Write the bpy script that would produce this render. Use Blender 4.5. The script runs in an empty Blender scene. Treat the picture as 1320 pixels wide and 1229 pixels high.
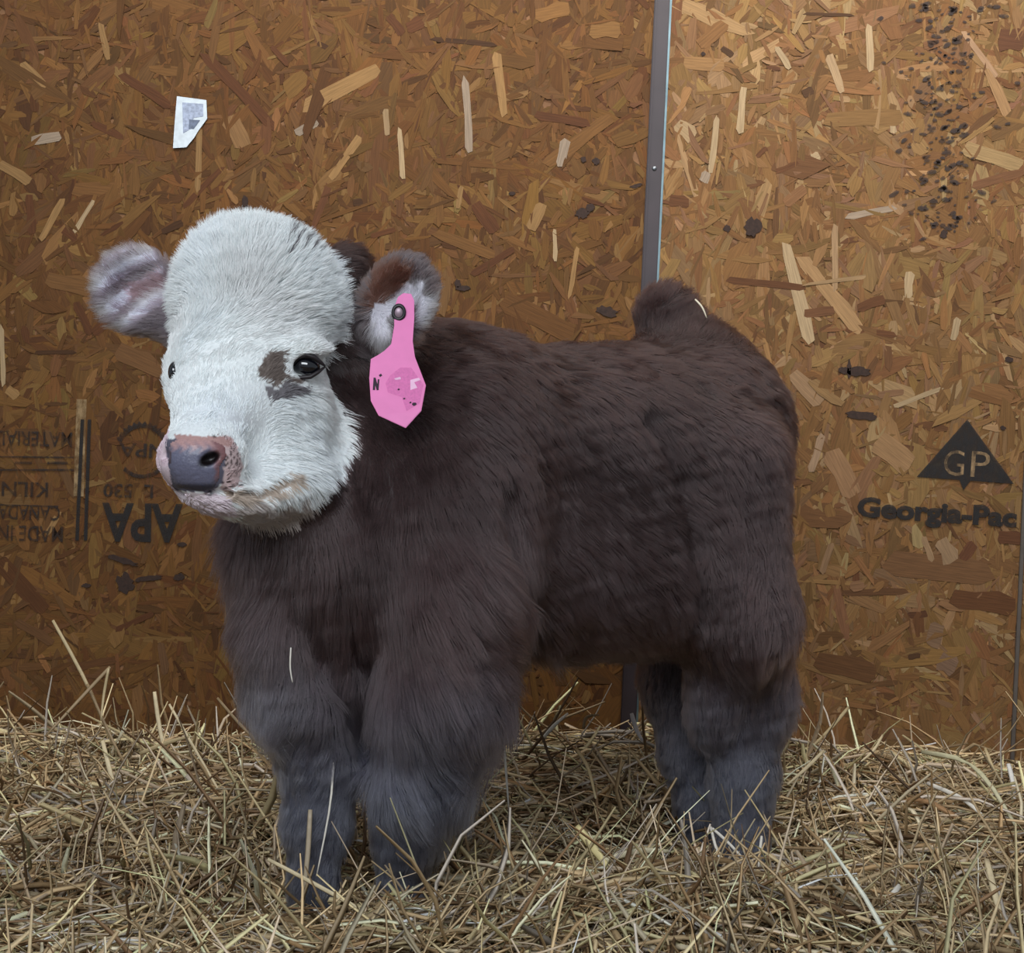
import bpy, bmesh, math, random
import numpy as np
from mathutils import Vector, Matrix

rng = np.random.default_rng(7)
random.seed(7)
scn = bpy.context.scene
C = scn.collection

# ------------------------------------------------------------------ camera, world, light, exposure
W, H, F = 1320.0, 1229.0, 2200.0
CAMZ = 0.52
ROLL = math.radians(2.7)
CAM = np.array([0.0, 0.0, CAMZ])
RIGHT = np.array([math.cos(ROLL), 0.0, math.sin(ROLL)])
UP = np.array([-math.sin(ROLL), 0.0, math.cos(ROLL)])

cam_data = bpy.data.cameras.new('camera')
cam = bpy.data.objects.new('camera', cam_data)
C.objects.link(cam)
cam_data.sensor_fit = 'HORIZONTAL'
cam_data.sensor_width = 36.0
cam_data.lens = 36.0 * F / W
cam_data.clip_start = 0.05
cam.matrix_world = Matrix(((RIGHT[0], UP[0], 0, 0), (0, 0, -1, 0), (RIGHT[2], UP[2], 0, CAMZ), (0, 0, 0, 1)))
scn.camera = cam

world = bpy.data.worlds.new('world')
scn.world = world
world.use_nodes = True
wn = world.node_tree.nodes
wn['Background'].inputs[0].default_value = (0.80, 0.90, 1.0, 1)
wn['Background'].inputs[1].default_value = 0.30

def area(name, loc, target, sx, sy, power, col):
    d = bpy.data.lights.new(name, 'AREA')
    d.shape = 'RECTANGLE'; d.size = sx; d.size_y = sy; d.energy = power; d.color = col
    o = bpy.data.objects.new(name, d); C.objects.link(o)
    o.location = loc
    o.rotation_euler = (Vector(target) - Vector(loc)).to_track_quat('-Z', 'Y').to_euler()
    return o
# daylight through the open stall front, high and behind the photographer
area('doorway_daylight', (-0.5, -0.75, 1.85), (-0.15, 2.0, 0.45), 2.0, 1.1, 62, (0.90, 0.95, 1.0))
# unseen area light, added to brighten the upper wall towards the top
area('upper_wall_fill', (0.35, 1.85, 2.20), (0.35, 2.95, 1.25), 2.3, 0.35, 17, (1.0, 0.96, 0.90)).data.spread = math.radians(98)

scn.view_settings.view_transform = 'Standard'
scn.view_settings.look = 'None'
scn.view_settings.gamma = 1.0
scn.view_settings.use_curve_mapping = False
scn.view_settings.exposure = 0.12

# ------------------------------------------------------------------ helpers
def P(x, y, d):
    """A place seen at pixel (x, y) of the photograph, d metres away."""
    return CAM + d * (np.array([0, 1.0, 0]) + (x - W / 2) / F * RIGHT - (y - H / 2) / F * UP)
def R(px, d):
    return px * d / F
def project(p):
    q = p - CAM
    d = q[..., 1]
    return W / 2 + F * (q @ RIGHT) / d, H / 2 - F * (q @ UP) / d, d
def lin(c):
    c = np.asarray(c, float) / 255.0
    return np.where(c <= 0.04045, c / 12.92, ((c + 0.055) / 1.055) ** 2.4)
def tag(o, label=None, cat=None, group=None, kind=None):
    if label: o['label'] = label
    if cat: o['category'] = cat
    if group: o['group'] = group
    if kind: o['kind'] = kind
    return o
def link(name, data, parent=None):
    o = bpy.data.objects.new(name, data); C.objects.link(o)
    if parent is not None:
        o.parent = parent
        if parent.parent is None:
            o.matrix_parent_inverse = Matrix.Translation(parent.location).inverted()
        else:
            o.matrix_parent_inverse = Matrix.Translation(parent.parent.location).inverted() @ Matrix.Identity(4) if parent.type != 'EMPTY' else Matrix.Identity(4)
            o.matrix_parent_inverse = Matrix.Identity(4)
    return o
def empty(name, loc=(0, 0, 0), parent=None):
    o = bpy.data.objects.new(name, None); C.objects.link(o)
    o.location = tuple(loc); o.empty_display_size = 0.05
    if parent is not None: o.parent = parent
    return o
def mesh_np(name, verts, faces, mat, colors=None, uvs=None, smooth=False):
    """verts (n,3); faces (m,k) of one size; colors per vertex; uvs per loop."""
    me = bpy.data.meshes.new(name)
    verts = np.ascontiguousarray(verts, dtype=np.float32)
    faces = np.ascontiguousarray(faces, dtype=np.int32)
    m, k = faces.shape
    me.vertices.add(len(verts)); me.vertices.foreach_set('co', verts.ravel())
    me.loops.add(m * k); me.loops.foreach_set('vertex_index', faces.ravel())
    me.polygons.add(m)
    me.polygons.foreach_set('loop_start', np.arange(0, m * k, k, dtype=np.int32))
    me.update(calc_edges=True)
    if smooth: me.polygons.foreach_set('use_smooth', np.ones(m, bool))
    if colors is not None:
        a = me.color_attributes.new('col', 'FLOAT_COLOR', 'POINT')
        cc = np.ones((len(verts), 4), np.float32); cc[:, :3] = colors
        a.data.foreach_set('color', cc.ravel())
    if uvs is not None:
        u = me.uv_layers.new(name='UVMap'); u.data.foreach_set('uv', np.asarray(uvs, np.float32).ravel())
    me.materials.append(mat)
    me.validate(clean_customdata=False)
    return me
def new_mat(name):
    m = bpy.data.materials.new(name); m.use_nodes = True
    nt = m.node_tree; b = nt.nodes['Principled BSDF']
    return m, nt, b
def plain(name, rgb, rough=0.6, metal=0.0, noise=0.12, scale=40.0, bump=0.0, coat=0.0, spec=0.5):
    m, nt, b = new_mat(name)
    l = lin(rgb)
    tc = nt.nodes.new('ShaderNodeTexCoord'); n = nt.nodes.new('ShaderNodeTexNoise')
    n.inputs['Scale'].default_value = scale; n.inputs['Detail'].default_value = 5
    nt.links.new(tc.outputs['Object'], n.inputs['Vector'])
    r = nt.nodes.new('ShaderNodeMapRange'); r.inputs[3].default_value = 1 - noise; r.inputs[4].default_value = 1 + noise
    r.inputs[1].default_value = 0.3; r.inputs[2].default_value = 0.7
    nt.links.new(n.outputs[0], r.inputs[0])
    v = nt.nodes.new('ShaderNodeVectorMath'); v.operation = 'SCALE'
    v.inputs[0].default_value = tuple(l); nt.links.new(r.outputs[0], v.inputs['Scale'])
    nt.links.new(v.outputs[0], b.inputs['Base Color'])
    b.inputs['Roughness'].default_value = rough; b.inputs['Metallic'].default_value = metal
    b.inputs['Coat Weight'].default_value = coat; b.inputs['Specular IOR Level'].default_value = spec
    if bump:
        bp = nt.nodes.new('ShaderNodeBump'); bp.inputs['Strength'].default_value = bump; bp.inputs['Distance'].default_value = 0.001
        nt.links.new(n.outputs[0], bp.inputs['Height']); nt.links.new(bp.outputs[0], b.inputs['Normal'])
    return m
def attr_mat(name, rough=0.7, spec=0.3, grain=None, noise=0.0, scale=60.0, bump=0.0):
    """colour attribute times a fine grain"""
    m, nt, b = new_mat(name)
    at = nt.nodes.new('ShaderNodeAttribute'); at.attribute_name = 'col'
    src = at.outputs['Color']
    n = nt.nodes.new('ShaderNodeTexNoise'); n.inputs['Detail'].default_value = 4
    if grain:
        uv = nt.nodes.new('ShaderNodeUVMap'); uv.uv_map = 'UVMap'
        mp = nt.nodes.new('ShaderNodeMapping'); mp.inputs['Scale'].default_value = grain
        nt.links.new(uv.outputs[0], mp.inputs[0]); nt.links.new(mp.outputs[0], n.inputs['Vector'])
        n.inputs['Scale'].default_value = 1.0
    else:
        tc = nt.nodes.new('ShaderNodeTexCoord'); nt.links.new(tc.outputs['Object'], n.inputs['Vector'])
        n.inputs['Scale'].default_value = scale
    r = nt.nodes.new('ShaderNodeMapRange'); r.inputs[1].default_value = 0.3; r.inputs[2].default_value = 0.7
    r.inputs[3].default_value = 1 - noise; r.inputs[4].default_value = 1 + noise
    nt.links.new(n.outputs[0], r.inputs[0])
    v = nt.nodes.new('ShaderNodeVectorMath'); v.operation = 'SCALE'
    nt.links.new(src, v.inputs[0]); nt.links.new(r.outputs[0], v.inputs['Scale'])
    nt.links.new(v.outputs[0], b.inputs['Base Color'])
    b.inputs['Roughness'].default_value = rough; b.inputs['Specular IOR Level'].default_value = spec
    if bump:
        bp = nt.nodes.new('ShaderNodeBump'); bp.inputs['Strength'].default_value = bump; bp.inputs['Distance'].default_value = 0.0006
        nt.links.new(n.outputs[0], bp.inputs['Height']); nt.links.new(bp.outputs[0], b.inputs['Normal'])
    return m
def vnoise(p, scale, seed, n=10):
    """smooth pseudo noise, (N,3) -> (N,3), about -1..1"""
    r = np.random.default_rng(seed)
    out = np.zeros_like(p)
    for i in range(n):
        k = r.normal(size=(3, 3)) * scale
        out += np.sin(p @ k.T + r.uniform(0, 6.28, 3))
    return out / math.sqrt(n) * 1.2
def in_poly(x, y, poly):
    inside = np.zeros(np.shape(x), bool)
    n = len(poly)
    for i in range(n):
        x1, y1 = poly[i]; x2, y2 = poly[(i + 1) % n]
        c = ((y1 > y) != (y2 > y)) & (x < (x2 - x1) * (y - y1) / ((y2 - y1) + 1e-12) + x1)
        inside ^= c
    return inside

# ------------------------------------------------------------------ wall of strand board
WY = 2.90
mat_flake = attr_mat('strand_board', rough=0.75, spec=0.25, grain=(25, 420, 1), noise=0.20, bump=0.5)
mat_core = plain('strand_board_core', (120, 84, 54), rough=0.85, noise=0.25, scale=60, bump=0.5)
mat_ink = None
def ink_material(name, rgb, wear):
    m, nt, b = new_mat(name)
    b.inputs['Base Color'].default_value = (*lin(rgb), 1); b.inputs['Roughness'].default_value = 0.8
    tr = nt.nodes.new('ShaderNodeBsdfTransparent'); mx = nt.nodes.new('ShaderNodeMixShader')
    tc = nt.nodes.new('ShaderNodeTexCoord'); n = nt.nodes.new('ShaderNodeTexNoise')
    n.inputs['Scale'].default_value = 110; n.inputs['Detail'].default_value = 6
    mp = nt.nodes.new('ShaderNodeMapping'); mp.inputs['Scale'].default_value = (1, 1, 0.6)
    nt.links.new(tc.outputs['Object'], mp.inputs[0]); nt.links.new(mp.outputs[0], n.inputs['Vector'])
    r = nt.nodes.new('ShaderNodeMapRange'); r.inputs[1].default_value = 0.30; r.inputs[2].default_value = 0.62
    r.inputs[3].default_value = 1.0; r.inputs[4].default_value = wear
    nt.links.new(n.outputs[0], r.inputs[0]); nt.links.new(r.outputs[0], mx.inputs[0])
    nt.links.new(tr.outputs[0], mx.inputs[1]); nt.links.new(b.outputs[0], mx.inputs[2])
    nt.links.new(mx.outputs[0], nt.nodes['Material Output'].inputs['Surface'])
    return m
mat_ink = ink_material('black_ink', (24, 20, 20), 0.75)
mat_ink_faint = ink_material('faded_ink', (34, 24, 20), 0.35)
mat_pale = ink_material('pale_wax', (150, 122, 88), 0.15)

wall = empty('wall_back', (0, WY, 0)); tag(wall, 'rear stall wall of unpainted brown strand board panels', kind='structure')

def box(bm, x0, x1, y0, y1, z0, z1):
    vs = [bm.verts.new(p) for p in ((x0,y0,z0),(x1,y0,z0),(x1,y1,z0),(x0,y1,z0),(x0,y0,z1),(x1,y0,z1),(x1,y1,z1),(x0,y1,z1))]
    for f in ((0,3,2,1),(4,5,6,7),(0,1,5,4),(1,2,6,5),(2,3,7,6),(3,0,4,7)): bm.faces.new([vs[i] for i in f])
def bm_obj(name, bm, mat, parent=None, smooth=False):
    me = bpy.data.meshes.new(name); bm.to_mesh(me); bm.free(); me.materials.append(mat)
    if smooth: me.polygons.foreach_set('use_smooth', [True] * len(me.polygons))
    return link(name, me, parent)

XS = P(844, 200, WY)[0] + 0.0          # joint between left and middle panel
XR = P(1313, 780, WY)[0]               # joint between middle and right panel
ZTOP = 2.35

LEFTC = [((128, 88, 44), 5), ((112, 74, 36), 4), ((142, 102, 56), 3), ((98, 60, 30), 2), ((160, 124, 78), 0.7), ((80, 46, 24), 0.6), ((122, 84, 54), 3)]
RIGHTC = [((150, 110, 68), 5), ((134, 94, 56), 4), ((166, 130, 86), 3), ((120, 84, 50), 2), ((190, 158, 120), 1.0), ((94, 56, 34), 0.5), ((144, 108, 82), 3)]

def palette(pal, n):
    cols = np.array([lin(c) for c, w in pal]); w = np.array([w for c, w in pal], float); w /= w.sum()
    base = cols[rng.choice(len(pal), n, p=w)]
    m = (np.array([lin(c) for c, _ in pal]) * w[:, None]).sum(0)
    return np.array([0.84, 0.80, 0.69]) * (0.70 if pal[0][0][0] > 140 else 0.66) * (0.64 * base + 0.36 * m) * rng.normal(1, 0.09, (n, 1)) * rng.normal(1, 0.04, (n, 3))

def flake_field(name, x0, x1, z0, z1, dens, pal, parent, lo, hi, size=1.0):
    if hi > 0.0026: pal = [(c, w ** 0.8) for c, w in pal]
    """thin irregular wood strands pressed over each other, each slightly tilted"""
    n = int((x1 - x0) * (z1 - z0) * dens)
    cx = rng.uniform(x0, x1, n); cz = rng.uniform(z0, z1, n)
    L = rng.gamma(4.0, 0.0185, n) * size + 0.012; Wd = np.minimum(rng.gamma(2.4, 0.0068, n) * size + 0.003, L * 0.6)
    ang = rng.uniform(0, math.pi, n)
    ang = np.where(rng.random(n) < 0.25, rng.normal(math.pi / 2, 0.25, n), ang)
    ca, sa = np.cos(ang), np.sin(ang)
    # 8 outline points
    t = np.array([-1, -0.45, 0.35, 1, 0.92, 0.30, -0.5, -0.90]); s = np.array([-0.55, -1, -0.9, -0.35, 0.6, 1, 0.85, 0.45])
    T = t[None] * L[:, None] / 2 * rng.uniform(0.8, 1.15, (n, 8)); S = s[None] * Wd[:, None] / 2 * rng.uniform(0.65, 1.2, (n, 8))
    X = cx[:, None] + T * ca[:, None] - S * sa[:, None]
    Z = cz[:, None] + T * sa[:, None] + S * ca[:, None]
    X = np.clip(X, x0, x1); Z = np.clip(Z, z0, z1)
    lay = rng.random(n)
    y = lo + (hi - lo) * lay
    tilt = rng.normal(0, 0.010, n); tilt2 = rng.normal(0, 0.035, n)
    Y = WY - (y[:, None] + T * tilt[:, None] + S * tilt2[:, None])
    Y = np.minimum(Y, WY - 0.0002)
    V = np.stack([X, Y, Z], -1).reshape(-1, 3)
    Fc = np.arange(n * 8).reshape(n, 8)[:, ::1]
    col = np.repeat(palette(pal, n), 8, axis=0)
    off = rng.uniform(0, 50, (n, 2))
    uv = np.stack([T + off[:, :1], S + off[:, 1:]], -1).reshape(-1, 2)
    me = mesh_np(name, V, Fc, mat_flake, colors=np.clip(col, 0.005, 0.9), uvs=uv)
    o = link(name, me, parent); tag(o, kind='stuff'); return o

panels = []
for (nx0, nx1, pal, lab) in ((-2.4, XS - 0.004, LEFTC, 'darker golden brown strand board sheet left of the metal strip'),
                        (XS + 0.004, XR - 0.002, RIGHTC, 'paler tan strand board sheet with black speckles'),
                        (XR + 0.002, 2.4, RIGHTC, None)):
    bm = bmesh.new(); box(bm, nx0, nx1, WY, WY + 0.012, -0.05, ZTOP)
    o = bm_obj('board_panel', bm, mat_core, wall)
    if lab: o['label'] = lab
    panels.append(o)
    v0, v1 = max(nx0, -1.15), min(nx1, 1.15)
    if v1 > v0:
        flake_field('pressed_strands', v0, v1, -0.05, 1.42, 4200, pal, o, 0.0003, 0.0024)
        flake_field('pressed_splinters', v0, v1, -0.05, 1.42, 1500, pal, o, 0.0020, 0.0027, size=0.45)
    for a, b in ((nx0, min(nx1, -1.15)), (max(nx0, 1.15), nx1)):
        if b > a: flake_field('pressed_strands', a, b, -0.05, ZTOP, 2600, pal, o, 0.0003, 0.0024, size=1.4)
    if v1 > v0: flake_field('pressed_strands', v0, v1, 1.42, ZTOP, 2200, pal, o, 0.0003, 0.0024, size=1.4)

# single strands that stand out: (x1,y1,x2,y2,width px, colour)
RB = (98, 54, 30); DK = (62, 36, 22); PALE = (205, 178, 138); TAN = (178, 138, 88); MID = (134, 92, 48); GREY = (178, 160, 140)
marks = [
 (262,68,356,168,17,RB),(155,96,222,138,15,RB),(118,158,160,178,10,RB),(208,300,236,286,11,DK),(236,268,288,215,9,RB),
 (258,165,256,248,9,TAN),(296,150,316,190,28,(165,124,80)),(390,140,490,88,22,TAN),(426,232,464,176,12,TAN),(380,172,410,158,12,GREY),
 (38,250,42,302,13,RB),(78,292,100,308,14,RB),(52,312,82,256,10,TAN),(96,300,122,258,7,PALE),(40,182,80,175,16,GREY),
 (515,165,520,232,8,PALE),(497,140,500,176,9,(190,160,120)),(600,100,606,200,11,GREY),(478,305,510,296,9,RB),(455,262,468,260,12,DK),
 (640,65,650,150,13,TAN),(664,320,608,355,11,RB),(648,386,740,432,30,(120,78,38)),(715,295,716,338,6,PALE),(745,318,734,385,7,TAN),
 (710,290,722,272,9,MID),(700,262,684,298,16,TAN),(690,148,760,160,14,RB),(790,150,700,215,20,MID),(730,180,722,215,14,GREY),
 (595,240,590,270,8,TAN),(612,262,640,300,20,RB),(28,80,60,112,12,TAN),(0,210,40,235,14,TAN),(130,30,140,78,9,TAN),
 (350,60,372,85,8,RB),(555,50,640,58,7,DK),(500,20,520,45,13,RB),(525,38,545,28,18,RB),(410,55,425,64,8,DK),
 (0,722,60,790,26,(86,48,24)),(60,690,78,660,9,TAN),(45,455,98,454,6,DK),(98,390,118,432,12,RB),(120,430,150,405,16,RB),
 (3,420,5,500,7,PALE),(10,500,24,512,14,TAN),(60,552,96,640,11,(112,80,50)),(150,812,200,790,9,RB),(208,828,214,870,12,(118,84,56)),
 (20,800,70,830,14,(112,76,46)),(96,860,150,850,12,(100,62,34)),
 (1012,312,1046,448,17,PALE),(932,360,1040,371,11,RB),(958,112,954,172,11,PALE),(925,150,915,225,9,PALE),(905,235,912,222,14,GREY),
 (872,160,895,178,22,(200,170,128)),(1010,264,1038,242,16,(150,104,68)),(1000,222,1030,210,9,RB),(975,203,988,190,7,RB),(1034,122,1048,116,12,DK),
 (862,258,888,262,18,RB),(1046,205,1056,200,14,PALE),(1076,290,1076,375,9,(196,160,120)),(1030,330,1110,430,22,(190,150,104)),(1090,280,1155,268,10,GREY),
 (1120,30,1122,95,11,PALE),(1068,70,1085,120,12,(200,168,128)),(1060,155,1165,150,24,(150,112,66)),(1286,50,1320,55,32,(92,50,34)),(1240,40,1285,100,9,(190,152,118)),
 (1150,172,1152,155,10,PALE),(1250,240,1320,222,13,(120,78,52)),(1240,190,1320,215,24,(188,156,108)),(1035,405,1075,400,14,(110,68,44)),(1090,425,1155,432,9,RB),
 (1105,398,1140,385,14,RB),(1170,385,1172,350,13,PALE),(1235,410,1228,440,10,PALE),(1130,510,1165,505,10,(150,110,80)),(1150,525,1215,500,7,PALE),
 (1196,792,1170,793,10,(80,38,24)),(1158,772,1205,776,22,(158,124,86)),(1195,815,1215,820,36,(140,110,86)),(1210,850,1232,862,28,(142,112,92)),(1186,845,1170,848,8,DK),
 (1212,695,1228,725,24,(168,138,106)),(1190,692,1202,724,9,(170,138,104)),(1255,700,1240,722,16,(96,50,34)),(1285,692,1318,695,18,(100,54,34)),(1225,770,1310,780,28,(100,56,30)),
 (1268,940,1252,918,8,(170,130,100)),(1058,740,1072,700,10,(170,134,100)),(1085,765,1170,762,9,(96,60,36)),(1050,850,1130,868,30,(104,66,38)),(1140,722,1280,740,36,(122,84,54)),
 (1070,580,1100,640,30,(168,128,92)),(1130,565,1175,600,34,(170,132,92)),(1020,480,1060,520,24,(180,144,108)),(1060,560,1045,610,12,(186,154,124)),
 (900,60,935,30,20,(150,104,60)),(880,80,935,84,20,(176,132,84)),(1035,18,1100,20,5,DK),(930,62,945,72,9,DK),(1000,60,1018,90,9,PALE),(1190,60,1215,52,14,(132,88,58)),
 (690,20,735,10,22,(150,106,58)),(760,40,800,38,22,(150,108,60)),(560,300,640,330,16,MID),(60,360,120,372,26,(138,96,54)),(150,450,215,480,30,(132,92,56)),
]
def single_flake(x1, y1, x2, y2, w, col, parent, name='wood_strand', lift=0.0028, thick=0.0012):
    a, b = P(x1, y1, WY), P(x2, y2, WY)
    a[1] = b[1] = 0; d = b - a; L = np.linalg.norm(d); d /= L; s = np.array([-d[2], 0, d[0]]); w = R(w, WY) / 2
    pts = []
    for t, q in ((0, -0.5), (0.12, -1), (0.5, -0.9), (0.9, -1), (1, -0.45), (0.96, 0.7), (0.7, 1), (0.35, 0.85), (0.05, 0.8)):
        pts.append(a + d * L * (t + random.uniform(-0.03, 0.03)) + s * w * q * random.uniform(0.75, 1.1))
    n = len(pts)
    V = []; 
    for p in pts: V.append((p[0], WY - lift, p[2]))
    for p in pts: V.append((p[0], WY - lift + thick, p[2]))
    me = bpy.data.meshes.new(name)
    faces = [tuple(range(n))] + [(i, i + n, (i + 1) % n + n, (i + 1) % n) for i in range(n)]
    me.from_pydata(V, [], faces)
    at = me.color_attributes.new('col', 'FLOAT_COLOR', 'POINT')
    c = 0.80 * lin(col) * 0.64 + 0.20 * lin((118, 80, 42) if parent is panels[0] else (138, 100, 62)); c = c * random.uniform(0.8, 0.95); at.data.foreach_set('color', np.tile([*c, 1], (len(V), 1)).astype(np.float32).ravel())
    uvl = me.uv_layers.new(name='UVMap')
    o1, o2 = random.uniform(0, 50), random.uniform(0, 50)
    loc = [((np.array(v) - a) @ d + o1, (np.array(v) - a) @ s + o2) for v in V]
    for lp in me.loops: uvl.data[lp.index].uv = loc[lp.vertex_index]
    me.materials.append(mat_flake)
    return link(name, me, parent)
XSP = 848
for m in marks:
    par = panels[0] if max(m[0], m[2]) < XSP else panels[1]
    single_flake(*m, par, lift=random.uniform(0.0027, 0.0031))

# knots and burnt chips
mat_knot = plain('dark_knot', (50, 34, 27), rough=0.9, noise=0.3, scale=200)
def blob(name, pts, mat, parent, lift=0.0040, thick=0.001):
    V = [P(x, y, WY) for x, y in pts]; n = len(V)
    V = [(p[0], WY - lift, p[2]) for p in V] + [(p[0], WY - lift + thick, p[2]) for p in V]
    me = bpy.data.meshes.new(name)
    me.from_pydata(V, [], [tuple(range(n))] + [(i, i + n, (i + 1) % n + n, (i + 1) % n) for i in range(n)])
    me.materials.append(mat); return link(name, me, parent)
def ring(cx, cy, rx, ry, n=18, j=0.26, a=0):
    rx *= 0.92; ry *= 0.92
    return [(cx + (rx * math.cos(t) * math.cos(a) - ry * math.sin(t) * math.sin(a)) * (1 + random.uniform(-j, j)),
             cy + (rx * math.cos(t) * math.sin(a) + ry * math.sin(t) * math.cos(a)) * (1 + random.uniform(-j, j))) for t in np.linspace(0, 2 * math.pi, n, endpoint=False)]
for pts, k in ((ring(970, 293, 11, 13), 1), (ring(937, 295, 5, 5), 1), (ring(1106, 479, 15, 7), 1), (ring(1088, 478, 8, 5), 1), (ring(1094, 476, 3, 12), 1),
            (ring(1112, 536, 24, 6, a=0.12), 1), (ring(750, 276, 10, 7, j=0.35), 0), (ring(760, 268, 6, 6), 0), (ring(782, 402, 15, 7, a=0.2, j=0.25), 0),
            (ring(820, 240, 8, 3, a=-0.3), 0), (ring(768, 208, 5, 5), 0), (ring(752, 206, 4, 4), 0), (ring(162, 752, 12, 13, j=0.3), 0),
            (ring(190, 746, 20, 4, a=-0.1), 0), (ring(232, 744, 8, 5), 0), (ring(235, 702, 6, 3), 0), (ring(158, 722, 22, 4, a=0.35), 0),
            (ring(597, 372, 10, 4), 0), (ring(590, 366, 4, 6), 0), (ring(1216, 302, 5, 6), 1), (ring(1300, 464, 6, 4), 1), (ring(316, 260, 4, 9), 0),
            (ring(112, 755, 6, 3), 0), (ring(906, 70, 3, 3), 1), (ring(1292, 552, 4, 3), 1), (ring(660, 250, 4, 3), 0)):
    blob('knot', pts, mat_knot, panels[k])

# black splatter on the pale sheet
V, Fc = [], []
cx = np.concatenate([rng.normal(1215, 24, 200), rng.normal(1222, 38, 60)]); cy = np.concatenate([rng.uniform(8, 300, 200), rng.uniform(0, 312, 60)])
cx = cx + (cy - 150) * -0.06
for i in range(len(cx)):
    rx = random.choice((1.5, 2, 2.2, 3, 3.6, 4.2)); pts = ring(cx[i], cy[i], rx * random.uniform(1, 1.9), rx * 0.8, n=7, j=0.3, a=random.uniform(-0.6, 0.3))
    b0 = len(V)
    for x, y in pts:
        p = P(x, y, WY); V.append((p[0], WY - 0.0041, p[2]))
    Fc.append(list(range(b0, b0 + 7)))
o = link('black_splatter', mesh_np('black_splatter', np.array(V), np.array(Fc), ink_material('splatter_dirt', (48, 36, 32), 0.5)), panels[1])
tag(o, 'small black dried speckles', kind='stuff')

# printed lettering
def text_obj(name, body, x, y, hpx, parent, mat, wpx=None, rot=0.0, bold=0.0, lift=0.0044, label=None):
    """centred at pixel (x,y); hpx = capital height; rot in the wall plane"""
    cu = bpy.data.curves.new(name, 'FONT'); cu.body = body; cu.align_x = 'CENTER'; cu.align_y = 'CENTER'
    cu.size = 1.0; cu.offset = bold; cu.resolution_u = 3
    tmp = bpy.data.objects.new('tmp', cu); C.objects.link(tmp)
    dg = bpy.context.evaluated_depsgraph_get()
    me = bpy.data.meshes.new_from_object(tmp.evaluated_get(dg))
    bpy.data.objects.remove(tmp)
    co = np.array([v.co[:] for v in me.vertices]); 
    mn, mx = co.min(0), co.max(0); c = (mn + mx) / 2
    sy = R(hpx, WY) / (mx[1] - mn[1]); sx = R(wpx, WY) / (mx[0] - mn[0]) if wpx else sy
    q = (co - c) * np.array([sx, sy, 1]); ca, sa = math.cos(rot), math.sin(rot)
    p = P(x, y, WY)
    out = np.stack([p[0] + q[:, 0] * ca - q[:, 1] * sa, np.full(len(q), WY - lift), p[2] + q[:, 0] * sa + q[:, 1] * ca], -1)
    me.vertices.foreach_set('co', out.astype(np.float32).ravel()); me.update()
    me.name = name; me.materials.clear(); me.materials.append(mat)
    o = link(name, me, parent)
    if label: o['label'] = label
    return o
GR = math.radians(-1.3)
text_obj('printed_lettering', 'Georgia-Pac', 1207, 664, 34, panels[1], mat_ink, wpx=206, rot=GR, bold=0.045, label='bold black lettering Georgia-Pac')
tri = [(1246, 541), (1306, 624), (1250, 620), (1241, 632), (1236, 619), (1181, 615)]
blob('printed_triangle', tri, mat_ink, panels[1], lift=0.0043, thick=0.0002)['label'] = 'solid black triangle emblem'
text_obj('triangle_lettering', 'G', 1229, 597, 33, panels[1], mat_pale, wpx=26, rot=GR, bold=-0.004, lift=0.0047)
text_obj('triangle_lettering', 'P', 1263, 599, 33, panels[1], mat_pale, wpx=24, rot=GR, bold=-0.004, lift=0.0047)
PI = math.pi
text_obj('printed_lettering', 'APA', 184, 674, 50, panels[0], mat_ink, wpx=104, rot=PI + 0.03, bold=0.03, label='upside-down black lettering APA')
text_obj('printed_lettering', 'L  530', 166, 633, 18, panels[0], mat_ink_faint, wpx=64, rot=PI + 0.02, bold=0.02)
text_obj('printed_lettering', 'MADE IN', 40, 688, 20, panels[0], mat_ink_faint, wpx=84, rot=PI + 0.02, bold=0.012)
text_obj('printed_lettering', 'CANADA', 38, 661, 19, panels[0], mat_ink_faint, wpx=80, rot=PI + 0.02, bold=0.012)
text_obj('printed_lettering', 'KILN', 33, 631, 19, panels[0], mat_ink_faint, wpx=60, rot=PI + 0.02, bold=0.012)
text_obj('printed_lettering', 'MATERIAL', 46, 566, 19, panels[0], mat_ink_faint, wpx=96, rot=PI + 0.02, bold=0.012)
text_obj('printed_lettering', 'NPA', 184, 581, 18, panels[0], mat_ink_faint, wpx=60, rot=PI, bold=0.02)
def bar(x1, y1, x2, y2, w, mat, parent, name='printed_line', lift=0.0043):
    dx, dy = x2 - x1, y2 - y1; L = math.hypot(dx, dy); nx, ny = -dy / L * w / 2, dx / L * w / 2
    return blob(name, [(x1 + nx, y1 + ny), (x2 + nx, y2 + ny), (x2 - nx, y2 - ny), (x1 - nx, y1 - ny)], mat, parent, lift=lift, thick=0.0002)
bar(107, 541, 100, 697, 4.5, mat_ink, panels[0]); bar(116, 541, 111, 697, 4.5, mat_ink, panels[0])
bar(106, 515, 102, 640, 13, ink_material('pale_rub', (150, 124, 88), 0.2), panels[0], 'pale_rub_mark', lift=0.0041)
bar(0, 589, 96, 590, 2.2, mat_ink_faint, panels[0]); bar(0, 606, 96, 606, 2.6, mat_ink_faint, panels[0])
bar(20, 597, 42, 597, 3.2, mat_ink_faint, panels[0]); bar(62, 597, 88, 597, 3.4, mat_ink_faint, panels[0])
bar(0, 651, 76, 653, 2.0, mat_ink_faint, panels[0])
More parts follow.
